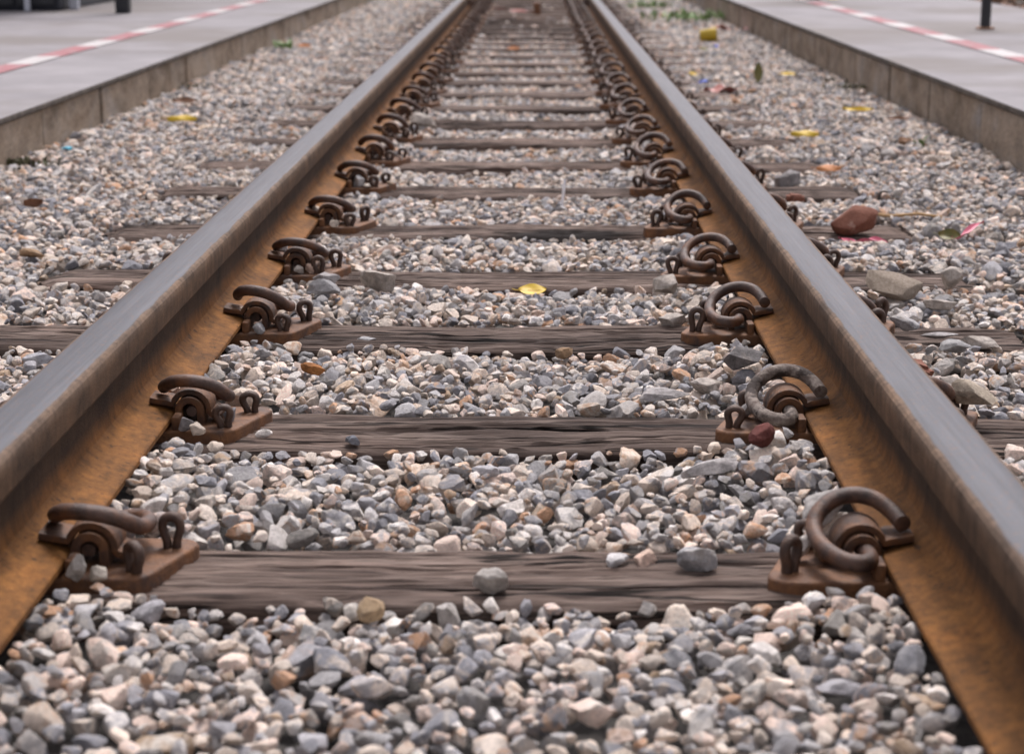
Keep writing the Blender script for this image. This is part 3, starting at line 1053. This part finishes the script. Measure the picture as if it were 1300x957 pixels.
hero(.018, 1.985, (.020, .017, .0175), 20, (.36, .335, .31), 'round grey stone lying alone on the middle of a sleeper', z=0)
hero(-.108, 1.915, (.022, .018, .018), 70, TAN, 'tan brown rounded stone against the front edge of the nearest sleeper', z=-.016)
hero(.163, 2.075, (.017, .012, .011), 10, LGREY, 'small light grey stone beside a pink stone on the sleeper', z=0)
hero(.197, 2.085, (.016, .012, .011), 60, PINK, 'small pink stone on the sleeper, between light grey and angular grey stones', z=0)
hero(.262, 2.06, (.028, .018, .018), -30, GREY, 'angular mid grey stone lying on sleeper near the baseplate', z=0, planes=14)
hero(.305, 2.43, (.046, .014, .011), 22, SLATE, 'long flat grey slate sliver on ballast near the dark red stone', tilt=(12, -8), planes=14, sink=.0)
hero(.385, 2.515, (.023, .018, .019), 40, DRED, 'dark red stone in front of the pale flaking clip', planes=9, sink=.1)
hero(-.198, 2.60, (.0115, .009, .009), 0, (.21, .22, .25), 'small blue grey stone alone on the sleeper', z=0)
hero(-.335, 2.64, (.015, .010, .008), 10, WHITE, 'small white pebble on the sleeper beside the baseplate', z=0)
hero(-.296, 2.985, (.026, .016, .010), -12, RUSTY, 'flat rust orange stone lying on grey ballast between rails', tilt=(0, 10), planes=7, sink=.0)
hero(.122, 3.195, (.018, .013, .013), 30, BROWN, 'brown stone resting against the sleeper edge', planes=12)
hero(-.242, 3.295, (.021, .012, .0055), -8, GREY, 'thin flat grey chip of stone lying on a sleeper', z=0)
hero(-.245, 3.74, (.060, .026, .026), -24, OLIVE, 'big wedge shaped grey brown rock leaning on the sleeper', tilt=(-8, 14), planes=16, lo=.42, sink=.3)
hero(-.362, 3.70, (.034, .019, .015), 4, SLATE, 'upper of two flat grey blocks stacked beside the rail', tilt=(10, -6), planes=16, lo=.4, sink=-.3)
hero(-.355, 3.655, (.036, .018, .015), -5, GREY, 'lower of two flat grey blocks stacked beside the rail', tilt=(20, 3), planes=16, lo=.4, sink=.1)
hero(.405, 2.955, (.038, .022, .019), 14, DGREY, 'dark charcoal grey block of stone behind the pale clip', tilt=(8, -10), planes=16, lo=.42)
hero(.27, 2.86, (.045, .020, .009), 6, SLATE, 'pale flat grey slab lying level on the ballast', planes=14, sink=.1)
hero(.345, 2.905, (.033, .022, .014), 20, OLIVE, 'broad beige grey stone beside the dark charcoal block', planes=12)
hero(.415, 2.16, (.050, .022, .013), 38, (.37, .35, .335), 'light grey slab leaning behind the nearest spring clip', tilt=(22, -14), planes=15, lo=.45, sink=-.1)
hero(.325, 3.42, (.028, .018, .016), 25, OLIVE, 'grey brown stone in front of the sleeper bearing a chip', planes=13)
hero(.338, 3.72, (.034, .024, .020), -20, OLIVE, 'large grey stone by the brick-side rail, behind the yellow leaf', planes=14, lo=.45)
hero(.72, 2.705, (.043, .020, .022), -33, (.42, .355, .28), 'large pointed buff stone leaning outside the brick-side rail', tilt=(0, 16), planes=12, sink=.1)
hero(.80, 3.29, (.036, .018, .007), 6, SLATE, 'thin oval grey slab lying on the sleeper end', z=.003, planes=9)
hero(.742, 3.345, (.034, .020, .013), -24, GREY, 'grey slab tipped against the sleeper outside the rail', z=.012, tilt=(10, 16), planes=13)
hero(.868, 3.24, (.040, .022, .010), -14, OLIVE, 'angular grey green slab overhanging the sleeper edge', z=-.003, tilt=(8, 6), planes=14, lo=.42)
hero(.795, 3.16, (.034, .022, .014), 8, (.29, .285, .285), 'mid grey slab just in front of the thin oval slab', planes=13)
hero(.755, 2.90, (.038, .021, .013), -6, OLIVE, 'buff grey slab behind the pointed buff stone', tilt=(8, 6), planes=13)
hero(1.075, 3.52, (.044, .028, .024), 12, (.21, .205, .21), 'big rounded grey stone with dark patches beyond the sleeper end', planes=9)
hero(.93, 3.80, (.026, .020, .026), 20, OLIVE, 'upright olive grey stone on the sleeper outside the rail', z=0, planes=12)
hero(.86, 3.56, (.036, .018, .012), -6, OLIVE, 'flat brown grey stone in front of the mortar chunk', planes=12)
hero(-1.06, 4.06, (.035, .02, .013), 4, BROWN, 'brown flat stone at the sleeper end away from the brick', planes=8)
hero(-.93, 3.775, (.019, .017, .022), 15, (.31, .29, .27), 'upright blocky grey stone leaning on the sleeper end', planes=13)
hero(1.275, 6.10, (.028, .02, .015), 10, (.20, .10, .05), 'dark brown stone beside the small green sprout', planes=9)
hero(.80, 5.36, (.038, .03, .028), 30, (.30, .285, .28), 'blocky grey stone on the sleeper just outside the rail', z=.0, planes=14)
hero(-.36, 7.0, (.055, .035, .03), 15, OLIVE, 'large grey brown rock beside the rail farther down the track', planes=13)
# stones caught on the rail foot and in the clips
FZ = .037
for (x, y, dm, col, lb) in (
    (-.478, 2.715, (.0125, .010, .010), PINK, 'small pink stone on the rail foot, by the clip nearest the blue grey stone'),
    (-.470, 3.335, (.015, .008, .007), CREAM, 'cream chip on the rail foot beside the clip, near the thin flat chip'),
    (-.478, 3.945, (.021, .015, .014), SLATE, 'grey stone on the rail foot touching the clip behind stacked blocks'),
    (-.480, 4.555, (.014, .011, .010), CREAM, 'pale stone on the rail foot by the scorched sleeper'),
    (.482, 3.915, (.015, .013, .013), OLIVE, 'buff stone on the brick-side rail foot, behind the yellow leaf'),
    (.486, 5.88, (.015, .012, .012), LGREY, 'light grey stone on the brick-side rail foot, past the upright pin')):
    hero(x, y, dm, random.uniform(-40, 40), col, lb, z=FZ)
PZ = PT
for (x, y, dm, col, lb) in (
    (-.445, 1.968, (.013, .010, .017), (.46, .43, .40), 'upright pale stone stuck in the clip housing on the nearest baseplate'),
    (-.420, 1.962, (.013, .010, .011), (.40, .36, .31), 'beige stone beside the upright pale stone on the nearest baseplate'),
    (-.440, 2.598, (.014, .011, .012), (.28, .26, .26), 'grey stone wedged in the clip housing on the second baseplate'),
    (-.420, 2.580, (.013, .009, .010), CREAM, 'cream stone at the plate edge beside the wedged grey stone'),
    (-.385, 2.655, (.012, .010, .012), (.22, .22, .235), 'blue grey stone between the two spikes of a baseplate'),
    (-.433, 3.27, (.014, .010, .012), GREY, 'grey stone leaning on a spike of the third baseplate'),
    (-.432, 3.855, (.014, .010, .011), OLIVE, 'olive stone under the clip behind the stacked grey blocks'),
    (-.410, 3.862, (.012, .010, .014), PINK, 'pink stone beside a spike, behind the stacked grey blocks'),
    (-.425, 4.475, (.014, .010, .010), CREAM, 'cream stone on the baseplate at the scorched sleeper'),
    (-.43, 5.20, (.019, .012, .018), LGREY, 'light grey stone under the clip past the upright pin'),
    (.385, 2.69, (.015, .012, .014), LGREY, 'light grey stone caught inside the loop of the pale clip'),
    (.372, 2.045, (.016, .012, .016), WHITE, 'white stone between the spikes of the nearest brick-side baseplate'),
    (.400, 2.060, (.010, .012, .016), (.42, .31, .2), 'tan stone caught inside the nearest brick-side clip')):
    hero(x, y, dm, random.uniform(-40, 40), col, lb, z=PZ)

# scattered lumps of brick and mortar
def lump(name, x, y, dims, yaw, mat, label, cat, seed, tilt=(0, 0), planes=8, lo=.6, sink=.1):
    me = rock_mesh(seed, 4, planes, lo, .9, dims, .05)
    o = link(name, me, mat)
    o.location = (x, y, surf(x, y, .02) + dims[2] * (1 - sink)); o.rotation_euler = (R(tilt[0]), R(tilt[1]), R(yaw))
    tag(o, label, cat)
    return o

def block_lump(name, x, y, dims, yaw, mat, label, cat, tilt=(0, 0), seed=1, z=None):
    """a broken slab: a subdivided box with chipped corners"""
    bm = bmesh.new()
    bmesh.ops.create_cube(bm, size=2)
    bmesh.ops.bevel(bm, geom=list(bm.edges), offset=.42, segments=3, affect='EDGES')
    bmesh.ops.subdivide_edges(bm, edges=bm.edges, cuts=3, use_grid_fill=True)
    r = random.Random(seed); off = Vector((r.uniform(0, 50), r.uniform(0, 50), 0))
    for v in bm.verts:
        v.co += Vector((mnoise.noise(v.co * 1.1 + off), mnoise.noise(v.co * 1.1 + off * 2), .6 * mnoise.noise(v.co * 1.3 + off * 3))) * .22
        v.co += Vector((mnoise.noise(v.co * 4 + off), mnoise.noise(v.co * 4 + off * 2), mnoise.noise(v.co * 4 + off * 3))) * .06
        v.co.x *= dims[0]; v.co.y *= dims[1]; v.co.z *= dims[2]
    o = link(name, bm_mesh(name, bm, True, R(40)), mat)
    o.location = (x, y, (surf(x, y, .02) if z is None else z) + dims[2] * .9); o.rotation_euler = (R(tilt[0]), R(tilt[1]), R(yaw))
    tag(o, label, cat)
    return o

lump('broken_brick', .845, 4.49, (.060, .044, .038), 6, M['brick'], 'broken rounded lump of red brick lying on a sleeper end', 'brick', 6, (4, -3), 12, .46)
lump('mortar_chunk', .785, 3.665, (.062, .044, .017), -24, M['concrete_chunk'], 'flat tan chunk of gritty mortar tipped beside the rail', 'mortar chunk', 31, (20, 10), 14, .40, -.4)
block_lump('brick_chip', .79, 5.14, (.026, .018, .012), 20, M['brick'], 'small reddish brick chip on the sleeper end behind the brick lump', 'brick', (4, 4), 12)
block_lump('brick_chip', .668, 2.86, (.022, .03, .016), 10, M['brick'], 'red brick chip against the rail behind the buff slab', 'brick', (4, 8), 15, .03)

# ------------------------------------------------------------------ leaves
def leaf(name, x, y, ln, wd, yaw, mat, label, cat='leaf', curl=.25, tilt=(0, 0), z=None, stem=True, lift=.004, group=None):
    nl, nw = 12, 6
    v, f = [], []
    for th in (0, -.0006):
        for i in range(nl + 1):
            t = i / nl
            hw = wd / 2 * (math.sin(math.pi * min(1, t * .97 + .015)) ** .75) * (1 - .15 * t)
            for k in range(nw + 1):
                s = k / nw * 2 - 1
                zz = curl * wd * (s * s) * .6 + curl * ln * .35 * (t - .5) ** 2 * 2 + .02 * ln * math.sin(9 * t + 3 * s)
                v.append(((t - .5) * ln, s * hw, zz + th))
    o1 = (nl + 1) * (nw + 1)
    for i in range(nl):
        for k in range(nw):
            a = i * (nw + 1) + k
            f.append((a, a + 1, a + nw + 2, a + nw + 1))
            f.append((o1 + a, o1 + a + nw + 1, o1 + a + nw + 2, o1 + a + 1))
    o = empty(name, (x, y, (surf(x, y, .02, 96) if z is None else z) + lift + wd * .2))
    o.rotation_euler = (R(tilt[0] + 24), R(tilt[1]), R(yaw))
    tag(o, label, cat, group)
    link('blade', mesh('blade', v, f, True), mat, o)
    if stem:
        b = tube_bm([(-ln * .5, 0, curl * ln * .17), (-ln * .62, 0, curl * ln * .26), (-ln * .72, .1 * wd, curl * ln * .25)], .0009, 6)
        link('stalk', bm_mesh('stalk', b), mat, o)
    rib = tube_bm([((t - .5) * ln, 0, curl * ln * .35 * (t - .5) ** 2 * 2 + .0004) for t in np.linspace(0, .95, 8)], .0006, 5)
    link('midrib', bm_mesh('midrib', rib), mat, o)
    return o

leaf('fallen_leaf', .062, 3.745, .058, .040, 4, M['leaf_yellow'], 'bright yellow leaf lying against a sleeper between the rails', curl=.12, tilt=(2, 0), lift=-.003)
leaf('fallen_leaf', -1.242, 6.86, .11, .045, 4, M['leaf_yellow'], 'curled yellow leaf on ballast in front of a brown leaf', curl=-.35, lift=.02)
leaf('fallen_leaf', -1.349, 7.50, .10, .05, 10, M['leaf_brown'], 'curled dark brown leaf on ballast behind a curled yellow leaf', curl=.3, lift=.01)
leaf('fallen_leaf', 1.015, 6.55, .10, .045, -12, M['leaf_yellow'], 'mottled yellow leaf on ballast nearest the brick-side rail', curl=-.3, lift=.015)
leaf('fallen_leaf', 1.309, 7.18, .12, .035, -14, M['leaf_yellow'], 'narrow yellow leaf on ballast near the platform with thin post', curl=.3, lift=.008)
leaf('fallen_leaf', .954, 5.60, .075, .042, 5, M['leaf_orange'], 'dry orange leaf between two sleeper ends', curl=-.25, lift=.012)
leaf('fallen_leaf', 1.111, 8.80, .10, .05, 80, M['leaf_green'], 'dull green leaf standing upright in the ballast', curl=.2, tilt=(0, -68), lift=.045)
leaf('fallen_leaf', -1.24, 4.77, .05, .035, 30, M['leaf_brown'], 'crumpled small brown leaf on ballast beside the sleeper end', curl=.7, lift=.006)
leaf('fallen_leaf', 1.30, 9.15, .08, .04, 10, M['leaf_yellow'], 'pale yellow leaf close to the platform face with thin post', curl=.2, lift=.006)
leaf('fallen_leaf', .845, 9.25, .05, .04, 40, M['leaf_yellow'], 'small yellow leaf beside the blue plastic scrap', curl=.2, lift=.008)
leaf('fallen_leaf', 1.05, 11.0, .09, .045, 60, M['leaf_green'], 'greenish yellow leaf just in front of the yellow cup', curl=.2, lift=.008)
leaf('fallen_leaf', -1.30, 11.05, .08, .05, 10, M['leaf_orange'], 'orange brown leaf beside the green sprig', curl=.3, lift=.008)
leaf('fallen_leaf', -.07, 11.45, .08, .05, 10, M['leaf_orange'], 'orange leaf lying between the rails far down the track', curl=.3, lift=.008)
leaf('fallen_leaf', 1.43, 7.0, .09, .03, 4, M['leaf_brown'], 'narrow dark brown leaf behind the narrow yellow leaf', curl=.25, lift=.006)
leaf('fallen_leaf', 1.05, 4.36, .055, .035, -30, M['leaf_green'], 'olive dry leaf beside the pink ribbon', curl=.3, tilt=(20, 0), lift=.01)
leaf('fallen_leaf', 2.30, 14.2, .14, .07, 20, M['leaf_yellow'], 'yellow leaf on the platform beside the far post', curl=.2, z=ZR, lift=.01)

# ------------------------------------------------------------------ litter
def ribbon(name, pts, w, mat, label, cat, seed=1):
    r = random.Random(seed)
    path = catmull(pts, 6)
    v, f = [], []
    n = len(path)
    for th in (0, -.0008):
        for i, p in enumerate(path):
            t = (path[min(i + 1, n - 1)] - path[max(i - 1, 0)]).normalized()
            sd = Vector((-t.y, t.x, 0)).normalized()
            a = i * .5 + seed
            sd = (sd * math.cos(.5 * math.sin(a)) + Vector((0, 0, 1)) * math.sin(.9 * math.sin(a)))
            ww = w * (.35 + .65 * math.sin(math.pi * (i + .5) / n))
            for k in (-1, -.3, .3, 1):
                v.append(p + sd * ww * k / 2 + Vector((0, 0, th + .004 * (k * k))))
    for L_ in range(2):
        for i in range(n - 1):
            for k in range(3):
                a = L_ * n * 4 + i * 4 + k
                f.append((a, a + 1, a + 5, a + 4) if L_ == 0 else (a, a + 4, a + 5, a + 1))
    o = link(name, mesh(name, v, f, True), mat)
    tag(o, label, cat)
    return o

def sp(x, y, dz=.008): return (x, y, surf(x, y, .012) + dz)
ribbon('plastic_ribbon', [sp(1.055, 4.35, .014), sp(1.085, 4.40, .016), sp(1.12, 4.44, .018), sp(1.155, 4.47, .022)], .013, M['pink'], 'pink plastic ribbon strip lying on ballast by an olive leaf', 'ribbon', 2)
ribbon('plastic_ribbon', [sp(.80, 4.43), sp(.82, 4.40), sp(.85, 4.395), sp(.885, 4.40), sp(.92, 4.39)], .014, M['pink'], 'pink plastic ribbon curled under the red brick lump', 'ribbon', 5)
ribbon('plastic_strip', [sp(.84, 8.55), sp(.88, 8.52), sp(.93, 8.48), sp(.98, 8.46)], .05, M['red_plastic'], 'faded red plastic strip beside the blue plastic scrap', 'plastic strip', 4)
ribbon('plastic_strip', [sp(1.36, 13.7), sp(1.43, 13.65), sp(1.50, 13.4), sp(1.54, 13.2)], .09, M['red_plastic'], 'faded red plastic strip lying along the platform foot near yellow cup', 'plastic strip', 7)
ribbon('plastic_strip', [sp(-.33, 17.2), sp(-.18, 17.15), sp(-.02, 16.95), sp(.08, 17.0)], .035, M['red_plastic'], 'faded red tape across the ballast between the rail joints', 'plastic strip', 3)
b = tube_bm([sp(.905, 4.70, .004), sp(.97, 4.69, .006), sp(1.04, 4.675, .008), sp(1.095, 4.66, .006)], [.0045, .0042, .004, .0035], 8)
tag(link('wooden_stick', bm_mesh('wooden_stick', b, True, R(50)), M['stick']), 'thin tan stick lying on a sleeper end behind the brick lump', 'stick')
z0 = surf(.14, 4.96)
b = tube_bm([(.138, 4.955, z0 - .02), (.1405, 4.962, z0 + .016), (.147, 4.980, z0 + .070)], [.0040, .0040, .0038], 8)
o = tag(link('metal_pin', bm_mesh('metal_pin', b, True, R(50)), M['pin']), 'thin bare metal pin standing upright in the ballast', 'metal pin')
def scrap(name, x, y, sz, mat, label, cat, seed):
    r = random.Random(seed)
    bm = bmesh.new()
    bmesh.ops.create_grid(bm, x_segments=5, y_segments=5, size=1)
    for v in bm.verts:
        v.co = Vector((v.co.x * sz * (1 + .2 * mnoise.noise(v.co * 2)), v.co.y * sz * .8, sz * .7 * mnoise.noise(v.co * 1.4 + Vector((seed, 0, 0)))))
    bmesh.ops.solidify(bm, geom=list(bm.faces), thickness=.0012)
    o = link(name, bm_mesh(name, bm, True, R(50)), mat)
    o.location = (x, y, surf(x, y, .02) + sz * .35); o.rotation_euler = (R(r.uniform(-15, 25)), R(r.uniform(-15, 15)), R(r.uniform(0, 90)))
    tag(o, label, cat)
scrap('plastic_scrap', .875, 9.02, .022, M['blue'], 'small deep blue plastic scrap on ballast beside small yellow leaf', 'plastic scrap', 3)
scrap('plastic_scrap', 1.19, 11.6, .022, M['blue'], 'small light blue plastic scrap in front of the yellow cup', 'plastic scrap', 6)
scrap('plastic_scrap', .672, 10.35, .02, M['cyan'], 'tiny cyan plastic scrap against the outside of brick-side rail', 'plastic scrap', 8)
scrap('plastic_scrap', -1.475, 6.08, .016, M['cyan'], 'tiny cyan plastic scrap near the platform away from the brick', 'plastic scrap', 9)

def cup(x, y):
    e = empty('plastic_cup', (x, y, surf(x, y, .03) + .045))
    e.rotation_euler = (R(84), R(4), R(84))
    tag(e, 'yellow plastic cup lying on its side in the ballast', 'cup')
    bm = bmesh.new()
    n = 24
    pr = [(.0, -.055), (.034, -.055), (.036, -.053), (.046, .055), (.0445, .055), (.034, -.050), (0, -.050)]
    rings = [[bm.verts.new((r_ * math.cos(2 * math.pi * k / n), r_ * math.sin(2 * math.pi * k / n), z_)) for k in range(n)] for r_, z_ in pr[1:-1]]
    for a, c in zip(rings, rings[1:]):
        for k in range(n):
            bm.faces.new((a[k], a[(k + 1) % n], c[(k + 1) % n], c[k]))
    bm.faces.new(list(reversed(rings[0]))); bm.faces.new(rings[-1])
    link('wall', bm_mesh('wall', bm, True, R(40)), M['yellow_cup'], e)
    bm = bmesh.new()
    tor = [(.0465 * math.cos(2 * math.pi * k / n), .0465 * math.sin(2 * math.pi * k / n), .055) for k in range(n + 1)]
    link('rim', bm_mesh('rim', tube_bm(tor, .002, 8, bm), True, R(60)), M['yellow_cup'], e)
cup(1.185, 12.2)

# a short dark stake between the rails
b = bmesh.new(); box_bm(-.025, .025, -.025, .025, -.05, .10, .004, 2, b)
o = tag(link('wooden_stake', bm_mesh('wooden_stake', b, True, R(40)), M['leaf_brown']), 'short dark stake standing between the rails near the joints', 'stake')
o.location = (.077, 16.1, 0.0); o.rotation_euler = (R(3), R(-4), R(20))

# ------------------------------------------------------------------ weeds
def weed(x, y, n, h, label, mat='weed', broad=.3, seed=1, cat='weed', spread=.05, group=None, z=None):
    r = random.Random(seed)
    e = empty('weed', (x, y, surf(x, y, .01) - .006 if z is None else z))
    tag(e, label, cat, group)
    for i in range(n):
        a = r.uniform(0, 6.283); ln = h * r.uniform(.55, 1.1); lean = r.uniform(.3, 1.0)
        ox, oy = r.gauss(0, spread * .5), r.gauss(0, spread * .5)
        v, f = [], []
        m = 7
        for th in (0, -.0008):
            for k in range(m + 1):
                t = k / m
                out = ln * lean * t * (.4 + .5 * t); up = ln * (t - .45 * lean * t * t)
                hw = ln * broad * .5 * math.sin(math.pi * (t * .92 + .06)) ** .8
                for s in (-1, 0, 1):
                    px, py = out, s * hw
                    v.append((ox + px * math.cos(a) - py * math.sin(a), oy + px * math.sin(a) + py * math.cos(a), up + abs(s) * hw * .35 + th))
        q = (m + 1) * 3
        for k in range(m):
            for s in range(2):
                c = k * 3 + s
                f.append((c, c + 1, c + 4, c + 3)); f.append((q + c, q + c + 3, q + c + 4, q + c + 1))
        link('leaf', mesh('leaf', v, f, True), M[mat], e)
    return e

weed(1.30, 15.0, 110, .12, 'bright green broad-leaved weed clump in ballast behind the yellow cup', seed=2, spread=.30, broad=.22)
weed(1.12, 17.4, 50, .11, 'small green weed clump in ballast beyond the larger weed clump', seed=3, spread=.2, broad=.22)
weed(-1.44, 11.25, 22, .08, 'small bright green sprig in ballast beside orange brown leaf', seed=4, spread=.05, broad=.28)
weed(1.36, 6.28, 7, .05, 'tiny green sprout behind the dark brown stone', seed=5, spread=.02, broad=.4)
weed(1.515, 9.1, 60, .045, 'dark green weed along the foot of the platform with thin post', 'moss', .4, 6, spread=.12)
weed(1.51, 8.5, 45, .035, 'low dark weed tuft against the platform block with thin post', 'moss', .4, 7, spread=.10)
weed(-1.53, 5.75, 60, .028, 'low olive moss tuft at the foot of the platform wall', 'moss', .5, 8, spread=.10)
weed(-1.52, 8.6, 45, .025, 'low olive moss tuft at the platform foot behind the brown leaf', 'moss', .5, 9, spread=.14)

# ------------------------------------------------------------------ posts and what stands behind the platforms
def post(x, y, z, w, h, label, square=True, flange=None):
    e = empty('post', (x, y, z))
    tag(e, label, 'post')
    b = bmesh.new()
    if square:
        box_bm(-w / 2, w / 2, -w / 2, w / 2, 0.002, h, .006, 2, b)
    else:
        tube_bm([(0, 0, .002), (0, 0, h)], w / 2, 20, b)
    link('shaft', bm_mesh('shaft', b, True, R(40)), M['black_metal'], e)
    if flange:
        b = bmesh.new(); box_bm(-flange, flange, -flange, flange, 0.001, .012, .003, 2, b)
        link('base_plate', bm_mesh('base_plate', b, True, R(40)), M['rusty_foot'], e)
    b = bmesh.new(); box_bm(-w * .6, w * .6, -w * .6, w * .6, h, h + .02, .005, 2, b)
    link('cap', bm_mesh('cap', b, True, R(40)), M['black_metal'], e)
post(-2.72, 12.68, ZL, .092, 2.4, 'thick black square post on the platform away from the brick')
post(2.527, 10.32, ZR, .056, 2.4, 'slim dark post with rusty foot on the brick-side platform', square=False, flange=.042)
post(2.19, 14.50, ZR, .10, 2.4, 'black square post on the brick-side platform edge line')

e = empty('kiosk', (-4.1, 13.6, ZL))
tag(e, 'dark panelled kiosk with two pale posts at the back of the platform', 'kiosk')
b = bmesh.new(); box_bm(-.6, .86, -.55, 3.2, .002, 2.2, .02, 2, b)
link('wall', bm_mesh('wall', b), M['navy'], e)
for k in range(5):
    b = bmesh.new(); box_bm(-.56 + k * .28, -.30 + k * .28, -.572, -.552, .04, 2.1, .004, 2, b)
    link('panel', bm_mesh('panel', b), M['black_metal'], e)
b = bmesh.new(); box_bm(-.75, 1.0, -.72, 3.3, 2.204, 2.28, .02, 2, b)
link('roof', bm_mesh('roof', b), M['black_metal'], e)
for (px, w) in ((.655, .035), (.92, .06)):
    b = bmesh.new(); box_bm(px - w / 2, px + w / 2, -.66 if px < .8 else -.42, -.66 + w if px < .8 else -.42 + w, .002, 2.20, .004, 2, b)
    link('pale_post', bm_mesh('pale_post', b), M['pale_post'], e)

# earth bank with dead leaves behind the brick-side platform
bv, bf = [], []
nx, ny = 30, 60
for j in range(ny + 1):
    for i in range(nx + 1):
        x = 3.45 + 3.0 * i / nx; y = 2 + 28 * j / ny
        z = .06 + .35 * min(1, (x - 3.45) / 1.2) + .10 * mnoise.fractal((x * 1.7, y * 1.7, 3), 1, 2, 4)
        bv.append((x, y, z))
for j in range(ny):
    for i in range(nx):
        a = j * (nx + 1) + i
        bf.append((a, a + 1, a + nx + 2, a + nx + 1))
bank = link('earth_bank', mesh('earth_bank', bv, bf, True), M['earth'])
tag(bank, kind='structure')
r = random.Random(21)
v, f = [], []
for k in range(5000):
    x = 3.5 + abs(r.gauss(0, .6)); y = r.uniform(8, 22)
    z = .06 + .35 * min(1, (x - 3.45) / 1.2) + .10 * mnoise.fractal((x * 1.7, y * 1.7, 3), 1, 2, 4) + r.uniform(.01, .06)
    a = r.uniform(0, 6.283); ln = r.uniform(.03, .06); w = ln * .45; tz = r.uniform(-.02, .02)
    c, s = math.cos(a), math.sin(a)
    q = len(v)
    v += [(x - c * ln, y - s * ln, z), (x - s * w, y + c * w, z + tz), (x + c * ln, y + s * ln, z + tz), (x + s * w, y - c * w, z - tz)]
    f.append((q, q + 1, q + 2, q + 3))
lit = link('leaf_litter', mesh('leaf_litter', v, f), M['leaf_brown'])
tag(lit, 'brown dead leaves strewn over the earth bank behind the platform', 'leaf litter', kind='stuff')
